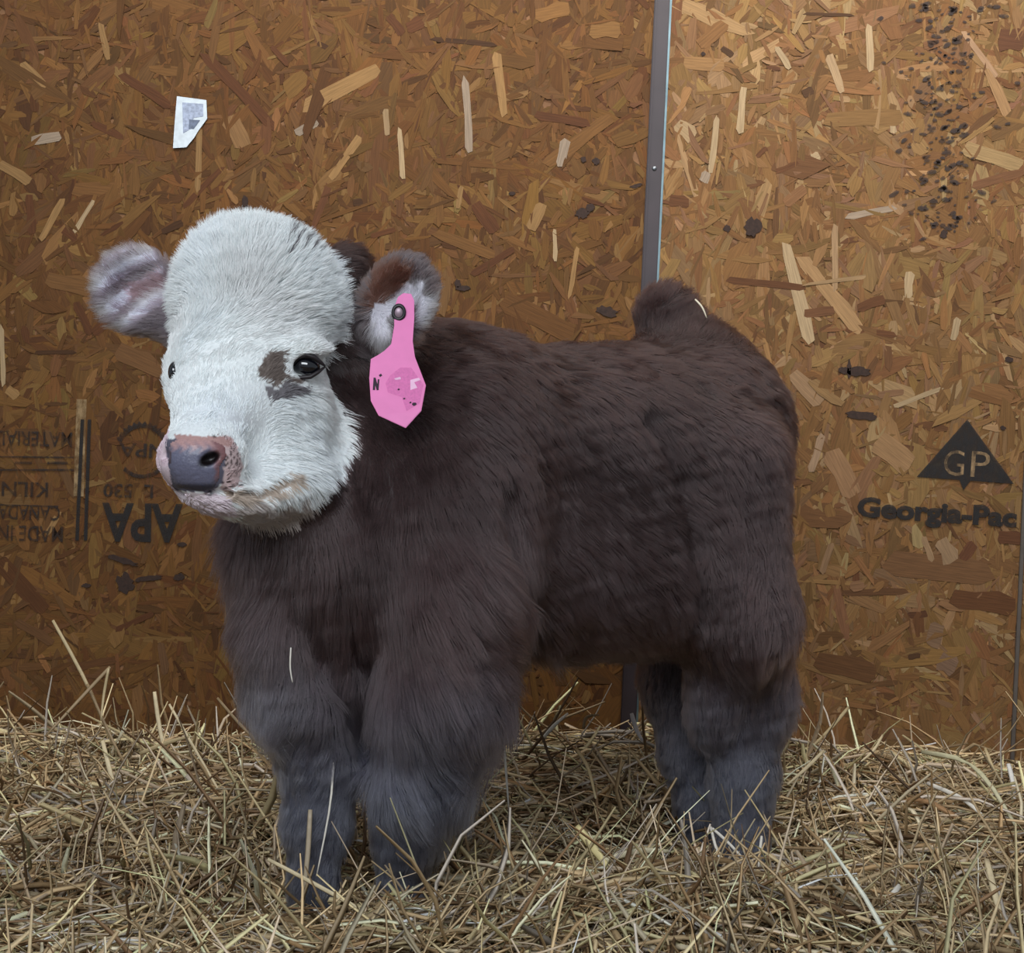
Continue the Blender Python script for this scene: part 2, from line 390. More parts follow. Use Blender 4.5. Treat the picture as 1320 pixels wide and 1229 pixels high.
# round seal: toothed ring above, arc below
ringpts = []
for i in range(25):
    t = math.radians(200 + i * 140 / 24); r = 34 + (3 if i % 2 else -1)
    ringpts.append((184 + r * math.cos(t), 580 + r * math.sin(t)))
for i in range(24, -1, -1):
    t = math.radians(200 + i * 140 / 24); ringpts.append((184 + 28 * math.cos(t), 580 + 28 * math.sin(t)))
blob('printed_seal_ring', ringpts, mat_ink_faint, panels[0], lift=0.0043, thick=0.0002)
ringpts = [(184 + 34 * math.cos(math.radians(a)), 583 + 34 * math.sin(math.radians(a))) for a in range(40, 141, 8)] + [(184 + 29 * math.cos(math.radians(a)), 583 + 29 * math.sin(math.radians(a))) for a in range(140, 39, -8)]
blob('printed_seal_ring', ringpts, mat_ink_faint, panels[0], lift=0.0043, thick=0.0002)

# metal joint strip and the narrow right joint
mat_strip = plain('painted_steel', (50, 41, 45), rough=0.5, metal=0.1, noise=0.15, scale=20, bump=0.2)
mat_edge = plain('zinc_edge', (104, 124, 130), rough=0.4, metal=0.6, noise=0.25, scale=30)
xa, xb = P(851, 0, WY)[0], P(836, 360, WY)[0]
strip = empty('trim_1', (XS, WY, 0)); tag(strip, 'dark steel joint strip running up the board wall', kind='structure')
def strip_piece(name, off, w, proud, mat, parent, z0=-0.05):
    bm = bmesh.new()
    box(bm, XS + off - w / 2, XS + off + w / 2, WY - proud, WY + 0.0005, z0, ZTOP)
    bmesh.ops.bevel(bm, geom=[e for e in bm.edges], offset=min(w, proud) * 0.25, segments=2, affect='EDGES')
    return bm_obj(name, bm, mat, parent)
strip_piece('strip_face', 0.0, 0.026, 0.006, mat_strip, strip)
strip_piece('strip_edge', 0.0145, 0.0045, 0.0045, mat_edge, strip)
strip_piece('strip_lip', -0.010, 0.004, 0.0085, mat_strip, strip)
screw_mat = plain('screw_steel', (120, 124, 128), rough=0.35, metal=0.8)
for z in (0.30, P(843, 218, WY)[2], 1.5):
    bm = bmesh.new(); bmesh.ops.create_uvsphere(bm, u_segments=10, v_segments=6, radius=0.0042)
    bmesh.ops.scale(bm, vec=(1, 0.5, 1), verts=bm.verts); bmesh.ops.translate(bm, vec=(XS, WY - 0.0065, z), verts=bm.verts)
    bm_obj('screw', bm, screw_mat, strip, True)
bm = bmesh.new(); box(bm, XR - 0.003, XR + 0.004, WY - 0.006, WY + 0.0005, -0.05, ZTOP)
bmesh.ops.bevel(bm, geom=[e for e in bm.edges], offset=0.001, segments=1, affect='EDGES')
o = bm_obj('trim_2', bm, plain('grey_joint', (92, 84, 78), rough=0.5, metal=0.3)); tag(o, 'thin grey joint strip at the right end of the wall', kind='structure')

# torn white sticker
def flat_poly(name, pts, depth, thick, mat, parent=None):
    V = [P(x, y, depth) for x, y in pts]; n = len(V)
    V = [tuple(v) for v in V] + [(v[0], v[1] + thick, v[2]) for v in V]
    me = bpy.data.meshes.new(name)
    me.from_pydata(V, [], [tuple(range(n)), tuple(range(2 * n - 1, n - 1, -1))] + [(i, i + n, (i + 1) % n + n, (i + 1) % n) for i in range(n)])
    me.materials.append(mat); return link(name, me, parent)
pl = P(245, 158, WY - 0.006)
stk = empty('torn_sticker', pl); tag(stk, 'torn white paper sticker left on the board wall above the calf', 'sticker')
flat_poly('paper', [(228,124),(266,129),(267,153),(262,160),(256,168),(250,178),(240,190),(223,191),(225,160)], WY - 0.0062, 0.0007, plain('sticker_paper', (196, 206, 214), rough=0.6, noise=0.1, scale=120), stk)
flat_poly('printed_patch', [(235,132),(262,134),(262,150),(250,152),(246,166),(236,172)], WY - 0.0066, 0.0003, plain('sticker_print', (146, 156, 178), rough=0.6, noise=0.3, scale=200), stk)
flat_poly('printed_patch', [(244,154),(258,155),(250,166),(243,166)], WY - 0.0069, 0.0002, plain('sticker_dark', (90, 100, 120), rough=0.6, noise=0.3, scale=200), stk)

# ------------------------------------------------------------------ floor under the straw
def Hs(x, y):
    """height of the straw bed"""
    t = np.clip((y - 2.30) / 0.55, 0, 1); t = t * t * (3 - 2 * t)
    h = -0.012 + t * (0.072 + 0.02 * np.sin(x * 3.1 + 0.6))
    h += 0.055 * np.exp(-((x - 0.24) / 0.26) ** 2 - ((y - 1.98) / 0.13) ** 2)
    h += 0.035 * np.exp(-((x + 0.03) / 0.10) ** 2 - ((y - 1.80) / 0.09) ** 2)
    h += 0.040 * np.exp(-((x - 0.62) / 0.30) ** 2 - ((y - 2.42) / 0.25) ** 2)
    h += 0.050 * np.exp(-((x + 0.52) / 0.26) ** 2 - ((y - 2.35) / 0.28) ** 2)
    h += 0.008 * np.sin(x * 9 + y * 5) * np.sin(y * 11 - x * 4)
    for fx, fy in FEET:
        h -= 0.022 * np.exp(-((x - fx) ** 2 + (y - fy) ** 2) / 0.05 ** 2)
    return np.maximum(h, -0.05)
FEET = [(-0.235, 1.99), (-0.13, 2.03), (0.315, 2.33), (0.275, 2.43)]
bm = bmesh.new(); box(bm, -2.6, 2.6, -0.6, WY + 0.05, -0.12, -0.06)
fl = bm_obj('floor', bm, plain('packed_dirt', (84, 68, 52), rough=0.95, noise=0.3, scale=25, bump=0.8)); tag(fl, 'packed dirt floor under the straw', kind='structure')

# ------------------------------------------------------------------ calf: implicit body
prims = []      # each: dict(type, params, k, flow, length, part)
def cap(a, b, ra, rb, k=0.05, flow=(0, 0, -1), ln=0.026, sq=1.0, head=0, lift=0.25):
    """tapered limb between two seen points; radii in pixels at their depth"""
    A, B = P(*a), P(*b)
    prims.append(dict(t='cap', a=A, b=B, ra=R(ra, a[2]), rb=R(rb, b[2]), k=k, flow=flow, ln=ln, head=head, lift=lift))
def ell(c, rx, ry, rd, k=0.04, ang=0.0, yaw=0.0, flow=(0, 0, -1), ln=0.026, head=0, sub=False, lift=0.25):
    """rx, ry in pixels, rd depth radius in metres; ang: turn in the picture plane; yaw: about the vertical"""
    c0 = P(*c)
    ca, sa = math.cos(ang), math.sin(ang); cy, sy = math.cos(yaw), math.sin(yaw)
    ex = np.array([ca * cy, ca * sy, sa]); ez = np.array([-sa, 0, ca]); 
    ey = np.cross(ez, ex); ey /= np.linalg.norm(ey); ez = np.cross(ex, ey)
    prims.append(dict(t='ell', c=c0, r=np.array([R(rx, c[2]), rd, R(ry, c[2])]), M=np.stack([ex, ey, ez]), k=k, flow=flow, ln=ln, head=head, sub=sub, lift=lift))
def pd(p, X, Y, Z):
    if p['t'] == 'cap':
        a, b = p['a'], p['b']; ba = b - a; L2 = ba @ ba
        h = np.clip(((X - a[0]) * ba[0] + (Y - a[1]) * ba[1] + (Z - a[2]) * ba[2]) / L2, 0, 1)
        dx = X - a[0] - h * ba[0]; dy = Y - a[1] - h * ba[1]; dz = Z - a[2] - h * ba[2]
        hh = h * h * (3 - 2 * h)
        return np.sqrt(dx * dx + dy * dy + dz * dz) - (p['ra'] + (p['rb'] - p['ra']) * hh)
    c, r, M = p['c'], p['r'], p['M']
    dx, dy, dz = X - c[0], Y - c[1], Z - c[2]
    k0 = 0; k1 = 0
    for i in range(3):
        q = (dx * M[i, 0] + dy * M[i, 1] + dz * M[i, 2]) / r[i]
        k0 = k0 + q * q; k1 = k1 + (q / r[i]) ** 2
    k0 = np.sqrt(k0); k1 = np.sqrt(k1) + 1e-9
    return k0 * (k0 - 1) / k1
def smin(a, b, k):
    h = np.maximum(k - np.abs(a - b), 0) / k
    return np.minimum(a, b) - h * h * k * 0.25
def smax(a, b, k): return -smin(-a, -b, k)
def ev(X, Y, Z):
    D = None
    for p in prims:
        d = pd(p, X, Y, Z)
        if D is None: D = d
        elif p.get('sub'): D = smax(D, -d, p['k'])
        else: D = smin(D, d, p['k'])
    return D
def surf(x, y, d0=1.6, d1=2.7):
    ds = np.linspace(d0, d1, 1500)
    a, b = P(x, y, d0), P(x, y, d1)
    t = (ds - d0) / (d1 - d0)
    v = ev(a[0] + (b[0] - a[0]) * t, a[1] + (b[1] - a[1]) * t, a[2] + (b[2] - a[2]) * t)
    i = np.argmax(v < 0)
    return float(ds[i]) if v[i] < 0 else None

# flows are world vectors (x right, y away, z up)
BK = (0.5, 0.35, -0.75)
# trunk
cap((560, 632, 2.16), (815, 622, 2.38), 178, 178, flow=BK, ln=0.020)
ell((900, 585, 2.44), 112, 128, 0.14, k=0.06, flow=(0.35, 0.2, -0.9), ln=0.021)
ell((935, 535, 2.46), 66, 62, 0.11, k=0.06, flow=(0.45, 0.2, -0.8), ln=0.020)
cap((862, 408, 2.46), (895, 480, 2.46), 40, 66, k=0.07, flow=(0.25, 0.2, 0.4), ln=0.022)
cap((985, 520, 2.52), (985, 720, 2.52), 18, 26, k=0.03, flow=(0.1, 0, -1), ln=0.030)
cap((650, 748, 2.14), (850, 745, 2.27), 102, 98, k=0.07, flow=(0.45, 0.2, -0.85), ln=0.026)
ell((585, 560, 2.12), 110, 105, 0.13, k=0.08, flow=(0.4, 0.2, -0.85), ln=0.021)
# near hind leg
cap((930, 600, 2.30), (945, 790, 2.28), 82, 72, k=0.03, flow=(0.1, 0, -1), ln=0.024)
cap((945, 790, 2.30), (972, 895, 2.36), 70, 46, k=0.05, flow=(0.25, 0.1, -0.95), ln=0.028)
cap((972, 895, 2.36), (958, 1000, 2.34), 44, 38, k=0.04, flow=(0.05, 0, -1), ln=0.020)
cap((958, 1000, 2.34), (956, 1100, 2.33), 38, 36, k=0.03, flow=(0, 0, -1), ln=0.014)
ell((920, 900, 2.32), 34, 62, 0.05, k=0.05, flow=(0, 0, -1), ln=0.02)
# far hind leg
cap((890, 780, 2.46), (884, 880, 2.46), 62, 52, k=0.04, flow=(-0.1, 0, -1), ln=0.018)
cap((884, 880, 2.46), (893, 965, 2.44), 50, 40, k=0.04, flow=(0, 0, -1), ln=0.015)
cap((893, 965, 2.44), (908, 1040, 2.43), 40, 32, k=0.03, flow=(0, 0, -1), ln=0.012)
cap((908, 1040, 2.43), (912, 1105, 2.43), 32, 30, k=0.03, flow=(0, 0, -1), ln=0.012)
# chest and neck
cap((425, 500, 2.10), (480, 640, 2.10), 88, 128, k=0.08, flow=(0.35, 0.1, -0.9), ln=0.026)
cap((500, 455, 2.16), (600, 520, 2.18), 50, 78, k=0.08, flow=(0.6, 0.3, -0.5), ln=0.021)
ell((425, 700, 2.02), 128, 95, 0.12, k=0.08, flow=(0.0, -0.1, -1), ln=0.036)
ell((425, 765, 2.04), 112, 90, 0.11, k=0.05, flow=(-0.1, -0.1, -1), ln=0.040)
ell((450, 835, 2.07), 64, 60, 0.08, k=0.04, flow=(0.1, 0, -1), ln=0.036)
# near foreleg
cap((580, 650, 2.02), (588, 770, 1.99), 88, 86, k=0.07, flow=(0.25, 0, -1), ln=0.032)
cap((585, 770, 1.97), (572, 880, 1.97), 86, 80, k=0.03, flow=(0.42, 0, -0.9), ln=0.044)
cap((572, 880, 1.97), (542, 1000, 1.99), 78, 60, k=0.03, flow=(0.42, 0, -0.9), ln=0.040)
cap((542, 1000, 2.00), (528, 1075, 2.01), 54, 40, k=0.03, flow=(0.10, 0, -1), ln=0.020)
cap((528, 1075, 2.01), (520, 1120, 2.02), 40, 26, k=0.03, flow=(-0.1, 0, -1), ln=0.012)
cap((520, 1120, 2.02), (519, 1165, 2.02), 28, 30, k=0.02, flow=(0, 0, -1), ln=0.012)
# far foreleg
cap((372, 805, 1.97), (390, 890, 1.98), 66, 64, k=0.03, flow=(-0.15, 0, -1), ln=0.036)
cap((392, 890, 2.00), (412, 965, 2.00), 64, 48, k=0.04, flow=(-0.05, 0, -1), ln=0.026)
cap((412, 965, 2.00), (408, 1060, 2.00), 48, 38, k=0.03, flow=(0, 0, -1), ln=0.015)
cap((408, 1060, 2.00), (404, 1140, 1.99), 37, 29, k=0.03, flow=(0, 0, -1), ln=0.011)
cap((404, 1140, 1.99), (403, 1190, 1.99), 29, 30, k=0.02, flow=(0, 0, -1), ln=0.009)
# folds of the coat: flank, behind the shoulder, between chest and forelegs
for line, rp, dp in (([(838, 540), (880, 620), (897, 700), (902, 790)], 13, 0.004), ([(655, 640), (672, 740), (690, 850)], 15, 0.004), ([(392, 790), (420, 850), (452, 905), (468, 960)], 13, 0.0)):
    sd = [surf(*q) for q in line]
    for (q0, s0), (q1, s1) in zip(zip(line, sd), zip(line[1:], sd[1:])):
        if s0 and s1:
            prims.append(dict(t='cap', a=P(q0[0], q0[1], s0 + dp), b=P(q1[0], q1[1], s1 + dp), ra=R(rp, s0), rb=R(rp, s1), k=0.02, flow=(0, 0, -1), ln=0.01, head=0, sub=True, lift=0.2))
NB = len(prims)
# head
ell((331, 389, 1.98), 99, 104, 0.098, k=0.03, flow='crown', ln=0.020, head=1, lift=0.5)
ell((312, 475, 1.94), 87, 88, 0.080, k=0.04, flow=(0.25, 0.1, 0.15), ln=0.012, head=1)
ell((362, 548, 1.95), 60, 84, 0.072, k=0.05, flow=(0.5, 0.3, -0.5), ln=0.015, head=1)
cap((288, 500, 1.90), (262, 582, 1.80), 62, 45, k=0.05, flow=(0.1, 0.3, 0.5), ln=0.008, head=1)
ell((258, 596, 1.785), 50, 37, 0.034, k=0.03, ang=-0.05, flow=(0.3, 0.3, 0.3), ln=0.006, head=1)
ell((292, 641, 1.815), 56, 24, 0.045, k=0.03, ang=-0.15, flow=(0.5, 0.4, -0.5), ln=0.010, head=1)
ell((350, 625, 1.90), 68, 38, 0.060, k=0.05, flow=(0.5, 0.4, -0.6), ln=0.013, head=1)
ell((398, 446, 1.905), 26, 11, 0.020, k=0.03, ang=-0.1, flow=(0.4, 0.3, 0.4), ln=0.009, head=1)
ell((442, 390, 2.06), 48, 72, 0.06, k=0.04, flow=(0.5, 0.3, 0.1), ln=0.020, head=2)
# ears (cupped)
ell((177, 373, 2.03), 53, 55, 0.026, k=0.02, ang=0.45, yaw=0.2, flow='ear_l', ln=0.014, head=3, lift=0.3)
ell((177, 373, 2.005), 38, 38, 0.024, k=0.012, ang=0.45, yaw=0.2, flow='ear_l', ln=0.02, head=3, sub=True)
cap((205, 405, 2.04), (240, 420, 2.03), 26, 34, k=0.025, flow=(-0.6, 0, 0.2), ln=0.012, head=3)
EARD = 1.99
ell((513, 386, EARD), 48, 62, 0.026, k=0.015, ang=-0.35, yaw=-0.25, flow='ear_r', ln=0.014, head=4, lift=0.3)
ell((508, 390, EARD - 0.026), 34, 47, 0.025, k=0.012, ang=-0.35, yaw=-0.25, flow='ear_r', ln=0.02, head=4, sub=True)
cap((478, 418, 2.03), (445, 430, 2.05), 26, 32, k=0.03, flow=(0.5, 0, 0.1), ln=0.016, head=4)
# carved details
eye_d = surf(394, 472)
ell((394, 472, eye_d - 0.002), 19, 12, 0.011, k=0.006, ang=0.25, head=1, sub=True)
nd = surf(268, 592); ell((271, 591, nd), 12, 7, 0.012, k=0.006, ang=0.45, head=1, sub=True)
nd2 = surf(217, 588) or 1.80; ell((212, 588, nd2 + 0.004), 6, 9, 0.010, k=0.006, head=1, sub=True)
for (x1, y1, x2, y2) in ((224, 633, 285, 636), (285, 636, 335, 640), (335, 640, 372, 622)):
    s1, s2 = surf(x1, y1), surf(x2, y2)
    if s1 and s2:
        A, B = P(x1, y1, s1), P(x2, y2, s2)
        prims.append(dict(t='cap', a=A, b=B, ra=0.0042, rb=0.0042, k=0.006, flow=(0, 0, -1), ln=0.01, head=1, sub=True, lift=0.2))

def bounds(p):
    if p['t'] == 'cap':
        r = max(p['ra'], p['rb']); lo = np.minimum(p['a'], p['b']) - r; hi = np.maximum(p['a'], p['b']) + r
    else:
        r = p['r'].max(); lo = p['c'] - r; hi = p['c'] + r
    return lo, hi
lo = np.min([bounds(p)[0] for p in prims], 0) - 0.02; hi = np.max([bounds(p)[1] for p in prims], 0) + 0.02
def axis(lo, hi, f0, f1, fine, coarse):
    out = [lo]
    while out[-1] < hi: out.append(out[-1] + (fine if f0 <= out[-1] <= f1 else coarse))
    return np.array(out, np.float32)
hx0, hx1 = P(100, 0, 2.0)[0], P(575, 0, 2.0)[0]; hz0, hz1 = P(300, 680, 1.9)[2], P(300, 255, 2.0)[2]
gx = axis(lo[0], hi[0], hx0, hx1, 0.0030, 0.006); gy = axis(lo[1], hi[1], 1.72, 2.10, 0.0032, 0.006); gz = axis(lo[2], hi[2], hz0, hz1, 0.0030, 0.006)
D = np.full((len(gx), len(gy), len(gz)), 0.2, np.float32)
for p in prims:
    l, h = bounds(p); m = p['k'] + 0.03
    i0, i1 = np.searchsorted(gx, [l[0] - m, h[0] + m]); j0, j1 = np.searchsorted(gy, [l[1] - m, h[1] + m]); k0, k1 = np.searchsorted(gz, [l[2] - m, h[2] + m])
    q = dict(p)
    d = pd(p, gx[i0:i1, None, None], gy[None, j0:j1, None], gz[None, None, k0:k1]).astype(np.float32)
    S = D[i0:i1, j0:j1, k0:k1]
    D[i0:i1, j0:j1, k0:k1] = smax(S, -d, p['k']) if p.get('sub') else smin(S, d, p['k'])

def surface_nets(D, gx, gy, gz):
    s = D < 0
    nx, ny, nz = D.shape
    cnt = np.zeros((nx - 1, ny - 1, nz - 1), np.int8)
    for a in (0, 1):
        for b in (0, 1):
            for c in (0, 1): cnt += s[a:nx - 1 + a, b:ny - 1 + b, c:nz - 1 + c]
    I, J, K = np.nonzero((cnt > 0) & (cnt < 8))
    idx = np.full(cnt.shape, -1, np.int32); idx[I, J, K] = np.arange(len(I))
    acc = np.zeros((len(I), 3)); num = np.zeros(len(I))
    G = (gx, gy, gz)
    cs = [(a, b, c) for a in (0, 1) for b in (0, 1) for c in (0, 1)]
    for u in cs:
        for ax in range(3):
            if u[ax]: continue
            v = list(u); v[ax] = 1
            d0 = D[I + u[0], J + u[1], K + u[2]]; d1 = D[I + v[0], J + v[1], K + v[2]]
            m = (d0 < 0) != (d1 < 0)
            t = d0[m] / (d0[m] - d1[m])
            p0 = np.stack([gx[I[m] + u[0]], gy[J[m] + u[1]], gz[K[m] + u[2]]], -1); p1 = np.stack([gx[I[m] + v[0]], gy[J[m] + v[1]], gz[K[m] + v[2]]], -1)
            acc[m] += p0 + (p1 - p0) * t[:, None]; num[m] += 1
    V = acc / num[:, None]
    quads = []
    for ax in range(3):
        sl0 = [slice(1, -1)] * 3; sl1 = [slice(1, -1)] * 3
        sl0[ax] = slice(0, -1); sl1[ax] = slice(1, None)
        a, b = s[tuple(sl0)], s[tuple(sl1)]
        e = np.nonzero(a != b)
        fl = a[e]
        off = [1, 1, 1]; off[ax] = 0
        c = [e[i] + off[i] for i in range(3)]
        o1, o2 = [(1, 2), (2, 0), (0, 1)][ax]
        def cell(d1, d2):
            q = [c[0].copy(), c[1].copy(), c[2].copy()]; q[o1] = q[o1] - d1; q[o2] = q[o2] - d2
            return idx[q[0], q[1], q[2]]
        Q = np.stack([cell(1, 1), cell(0, 1), cell(0, 0), cell(1, 0)], -1)
        Q[~fl] = Q[~fl][:, ::-1]
        quads.append(Q)
    return V, np.concatenate(quads)
BV, BF = surface_nets(D, gx, gy, gz)
ok = (BF >= 0).all(1); BF = BF[ok]
# light smoothing, except the head where detail is fine
E = np.concatenate([BF[:, [0, 1]], BF[:, [1, 2]], BF[:, [2, 3]], BF[:, [3, 0]]])
def smooth(V, it, f=0.5):
    for _ in range(it):
        S = np.zeros_like(V); n = np.zeros(len(V))
        for k in range(3): S[:, k] = np.bincount(E[:, 0], V[E[:, 1], k], len(V)) + np.bincount(E[:, 1], V[E[:, 0], k], len(V))
        n = np.bincount(E[:, 0], minlength=len(V)) + np.bincount(E[:, 1], minlength=len(V))
        V = V + f * (S / np.maximum(n, 1)[:, None] - V)
    return V
BV = smooth(BV, 2)
def tri_normals(V, Fq):
    a, b, c, d = (V[Fq[:, i]] for i in range(4))
    n = np.cross(c - a, d - b); A = np.linalg.norm(n, axis=1); return n / (A[:, None] + 1e-12), A / 2
fn, fa = tri_normals(BV, BF)
VN = np.zeros_like(BV)
for i in range(4):
    for k in range(3): VN[:, k] += np.bincount(BF[:, i], fn[:, k] * fa, len(BV))
VN /= np.linalg.norm(VN, axis=1)[:, None] + 1e-12

# influence of each primitive on places on the skin
def weights(p):
    out = []
    for q in prims:
        if q.get('sub'): out.append(np.zeros(len(p))); continue
        d = pd(q, p[:, 0], p[:, 1], p[:, 2])
        out.append(np.exp(-(np.maximum(d, 0) / 0.016) ** 2))
    w = np.stack(out, 1); s = w.sum(1, keepdims=True)
    near = np.argmin(np.stack([np.full(len(p), 9.) if q.get('sub') else pd(q, p[:, 0], p[:, 1], p[:, 2]) for q in prims], 1), 1)
    z = s[:, 0] < 1e-4
    w[z] = 0; w[z, near[z]] = 1
    return w / w.sum(1, keepdims=True), near

WHITE_POLY = [(150, 250), (380, 250), (412, 285), (432, 330), (445, 380), (440, 425), (425, 455), (428, 480), (442, 520), (448, 560), (440, 605), (415, 640), (385, 668), (350, 690), (150, 700), (150, 250)]
PATCH = [(332, 482), (339, 464), (350, 455), (362, 456), (367, 466), (364, 476), (376, 484), (396, 488), (388, 495), (352, 497), (338, 493)]
PATCH2 = [(342, 499), (386, 497), (398, 500), (386, 510), (376, 515), (366, 510), (346, 516)]
NOSE = [(214, 566), (250, 562), (276, 566), (290, 578), (288, 600), (286, 622), (270, 634), (246, 633), (224, 628), (217, 608)]
BODYC = lin((64, 50, 50)); LEGC = lin((79, 80, 91)); BACKC = lin((42, 29, 28)); WHT = lin((242, 247, 254)); GRY = lin((122, 110, 104))
def skin_color(p, near, n, hair=True, rnd=None):
    x, y, d = project(p)
    col = np.tile(BODYC, (len(p), 1))
    # colouring of the coat: browner on the back, blue grey on the legs
    t = np.clip((760 - y) / 320, 0, 1)[:, None]; col = col * (1 - t) + BACKC * t
    t = np.clip((y - 830) / 180, 0, 1)[:, None]; col = col * (1 - t) + LEGC * t
    t = np.clip(1 - np.hypot((x - 345) / 70, (y - 900) / 130), 0, 1)[:, None]; col = col + t * lin((72, 74, 80)) * 1.1  # highlight on the far foreleg, painted into the coat as lighter grey
    nz = vnoise(p, 22, 3)[:, 0:1]; col = col * (1 + 0.10 * nz)
    hd = np.array([q['head'] for q in prims])[near]
    jit = 5 * vnoise(p, 140, 5)
    xx, yy = x + jit[:, 0], y + jit[:, 1]
    white = (hd == 1) & in_poly(xx, yy, WHITE_POLY) & (d < 2.06)
    col[white] = WHT * (1 + 0.02 * nz[white])
    w2 = white & in_poly(x + jit[:, 0] * .5, y + jit[:, 1] * .5, PATCH); col[w2] = GRY
    w2 = white & in_poly(x + jit[:, 0] * .5, y + jit[:, 1] * .5, PATCH2); col[w2] = lin((126, 122, 126))
    # stripes of grey through the forelock
    st = white & (x > 368) & (x < 418) & (y > 275) & (y < 335) & (np.sin(x * 0.55 + y * 0.32 + nz[:, 0]) > 0.62); col[st] = lin((120, 116, 120))
    pk = white & in_poly(x, y, [(200, 560), (216, 560), (224, 632), (206, 625)]); col[pk] = lin((222, 202, 210))
    pk = white & in_poly(x, y, [(276, 562), (300, 566), (314, 600), (306, 628), (286, 634)])
    col[pk] = lin((212, 188, 188))
    sp = pk & (np.sin(x * 0.9 + 3 * nz[:, 0]) * np.sin(y * 0.8 + jit[:, 2]) > 0.42); col[sp] = lin((70, 56, 54))
    ms = white & in_poly(x + jit[:, 0] * .4, y + jit[:, 1] * .4, [(290, 634), (345, 628), (376, 606), (384, 622), (356, 640), (310, 648), (286, 642)]); col[ms] = lin((196, 180, 166))
    lp = white & in_poly(x, y, [(222, 634), (290, 638), (300, 664), (262, 662), (236, 650)]); col[lp] = lin((222, 208, 214))
    ch = white & in_poly(xx, yy, [(300, 650), (400, 640), (400, 690), (300, 690)]); col[ch] = lin((200, 190, 186))
    # ears
    e3 = hd == 3
    if e3.any():
        u = (x - 172) * 0.9 - (y - 372) * 0.43; v = (x - 172) * 0.43 + (y - 372) * 0.9
        front = n[:, 1] < 0.15
        s = np.sin(v * 0.22 + 1.2 + 1.3 * nz[:, 0] + u * 0.02)
        c3 = np.where((s > -0.05)[:, None], lin((206, 206, 220)), lin((120, 108, 116)))
        c3 = np.where(((np.abs(v - 8) < 11) & (u > -5))[:, None], lin((130, 104, 108)), c3)
        c3 = np.where(((v > 42) | (u > 46) | ((u < -44) & (s < 0.6)))[:, None], lin((110, 100, 106)), c3)
        col = np.where((e3 & front)[:, None], c3, col)
        col = np.where((e3 & ~front)[:, None], lin((104, 92, 92)), col)
    e4 = hd == 4
    if e4.any():
        c4 = np.tile(lin((92, 82, 84)), (len(p), 1))
        br = in_poly(x, y, [(474, 395), (480, 352), (505, 336), (532, 345), (528, 365), (500, 384), (488, 405)]); c4[br] = lin((98, 68, 58))
        wh = in_poly(xx, yy, [(474, 448), (474, 408), (500, 385), (522, 366), (545, 362), (556, 385), (556, 425), (538, 425), (532, 395), (512, 395), (505, 430), (492, 450)]); c4[wh] = lin((204, 202, 212))
        rm = (np.hypot((x - 513) / 48, (y - 386) / 62) > 0.96) & (x < 520) & (y < 372); c4[rm] = lin((176, 170, 174))
        col = np.where((e4 & (n[:, 1] < 0.3))[:, None], c4, col)
    return np.clip(col, 0.002, 0.95), white

Wv, near = weights(BV)
bc, _ = skin_color(BV, near, VN)
xv, yv, dv = project(BV)
bc = bc * 0.85
nosev = in_poly(xv, yv, [(212, 566), (284, 566), (290, 580), (288, 622), (270, 636), (222, 632)]) & (dv < 1.86); bc[nosev] = lin((88, 86, 100))
pinkt = in_poly(xv, yv, [(222, 560), (300, 564), (300, 576), (270, 574), (236, 574)]) & (dv < 1.86); bc[pinkt] = lin((172, 136, 132))
nst = (np.hypot((xv - 271) / 12, (yv - 591) / 9) < 1) & (dv < 1.86); bc[nst] = lin((40, 28, 30))
calf_root = empty('calf', (0.05, 2.15, 0.0)); tag(calf_root, 'fluffy dark grey calf with a white face standing in the straw', 'calf')
mat_skin = attr_mat('calf_skin', rough=0.6, spec=0.3, noise=0.08, scale=300, bump=0.3)
body = link('body', mesh_np('body', BV, BF, mat_skin, colors=bc, smooth=True), calf_root)

# ------------------------------------------------------------------ fur
from mathutils.kdtree import KDTree
def sample(n, wf):
    pr = fa * wf; pr = pr / pr.sum()
    f = rng.choice(len(BF), n, p=pr)
    r1, r2 = rng.random(n), rng.random(n)
    w = np.stack([(1 - r1) * (1 - r2), r1 * (1 - r2), r1 * r2, (1 - r1) * r2], 1)
    q = BF[f]
    p = (BV[q] * w[..., None]).sum(1); nn = (VN[q] * w[..., None]).sum(1); nn /= np.linalg.norm(nn, axis=1)[:, None] + 1e-9
    return p, nn
fc = BV[BF].mean(1); fx, fy, fd = project(fc); fnear = near[BF[:, 0]]
hd_f = np.array([q['head'] for q in prims])[fnear]
view = (fn * (CAM - fc)).sum(1) > -0.15
wf = np.where(view, 1.0, 0.35) * np.where(hd_f == 1, 2.6, np.where(hd_f > 1, 2.2, 1.0))
nose_mask = lambda x, y, d: (in_poly(x, y, [(214, 563), (286, 563), (292, 578), (288, 604), (288, 634), (255, 640), (220, 632)]) & (d < 1.87))
wf = np.where(nose_mask(fx, fy, fd), 0.0, wf)
wf = np.where((np.hypot((fx - 394) / 24, (fy - 472) / 16) < 1) & (fd < 2.0), 0.0, wf)
wf = np.where(fc[:, 2] < 0.0, 0.0, wf)
NH = 320000; NP = 6
hp, hn = sample(NH, wf)
w, hnear = weights(hp)
hx, hy, hdist = project(hp)
flow = np.zeros((NH, 3)); ln = np.zeros(NH); lift = np.zeros(NH)
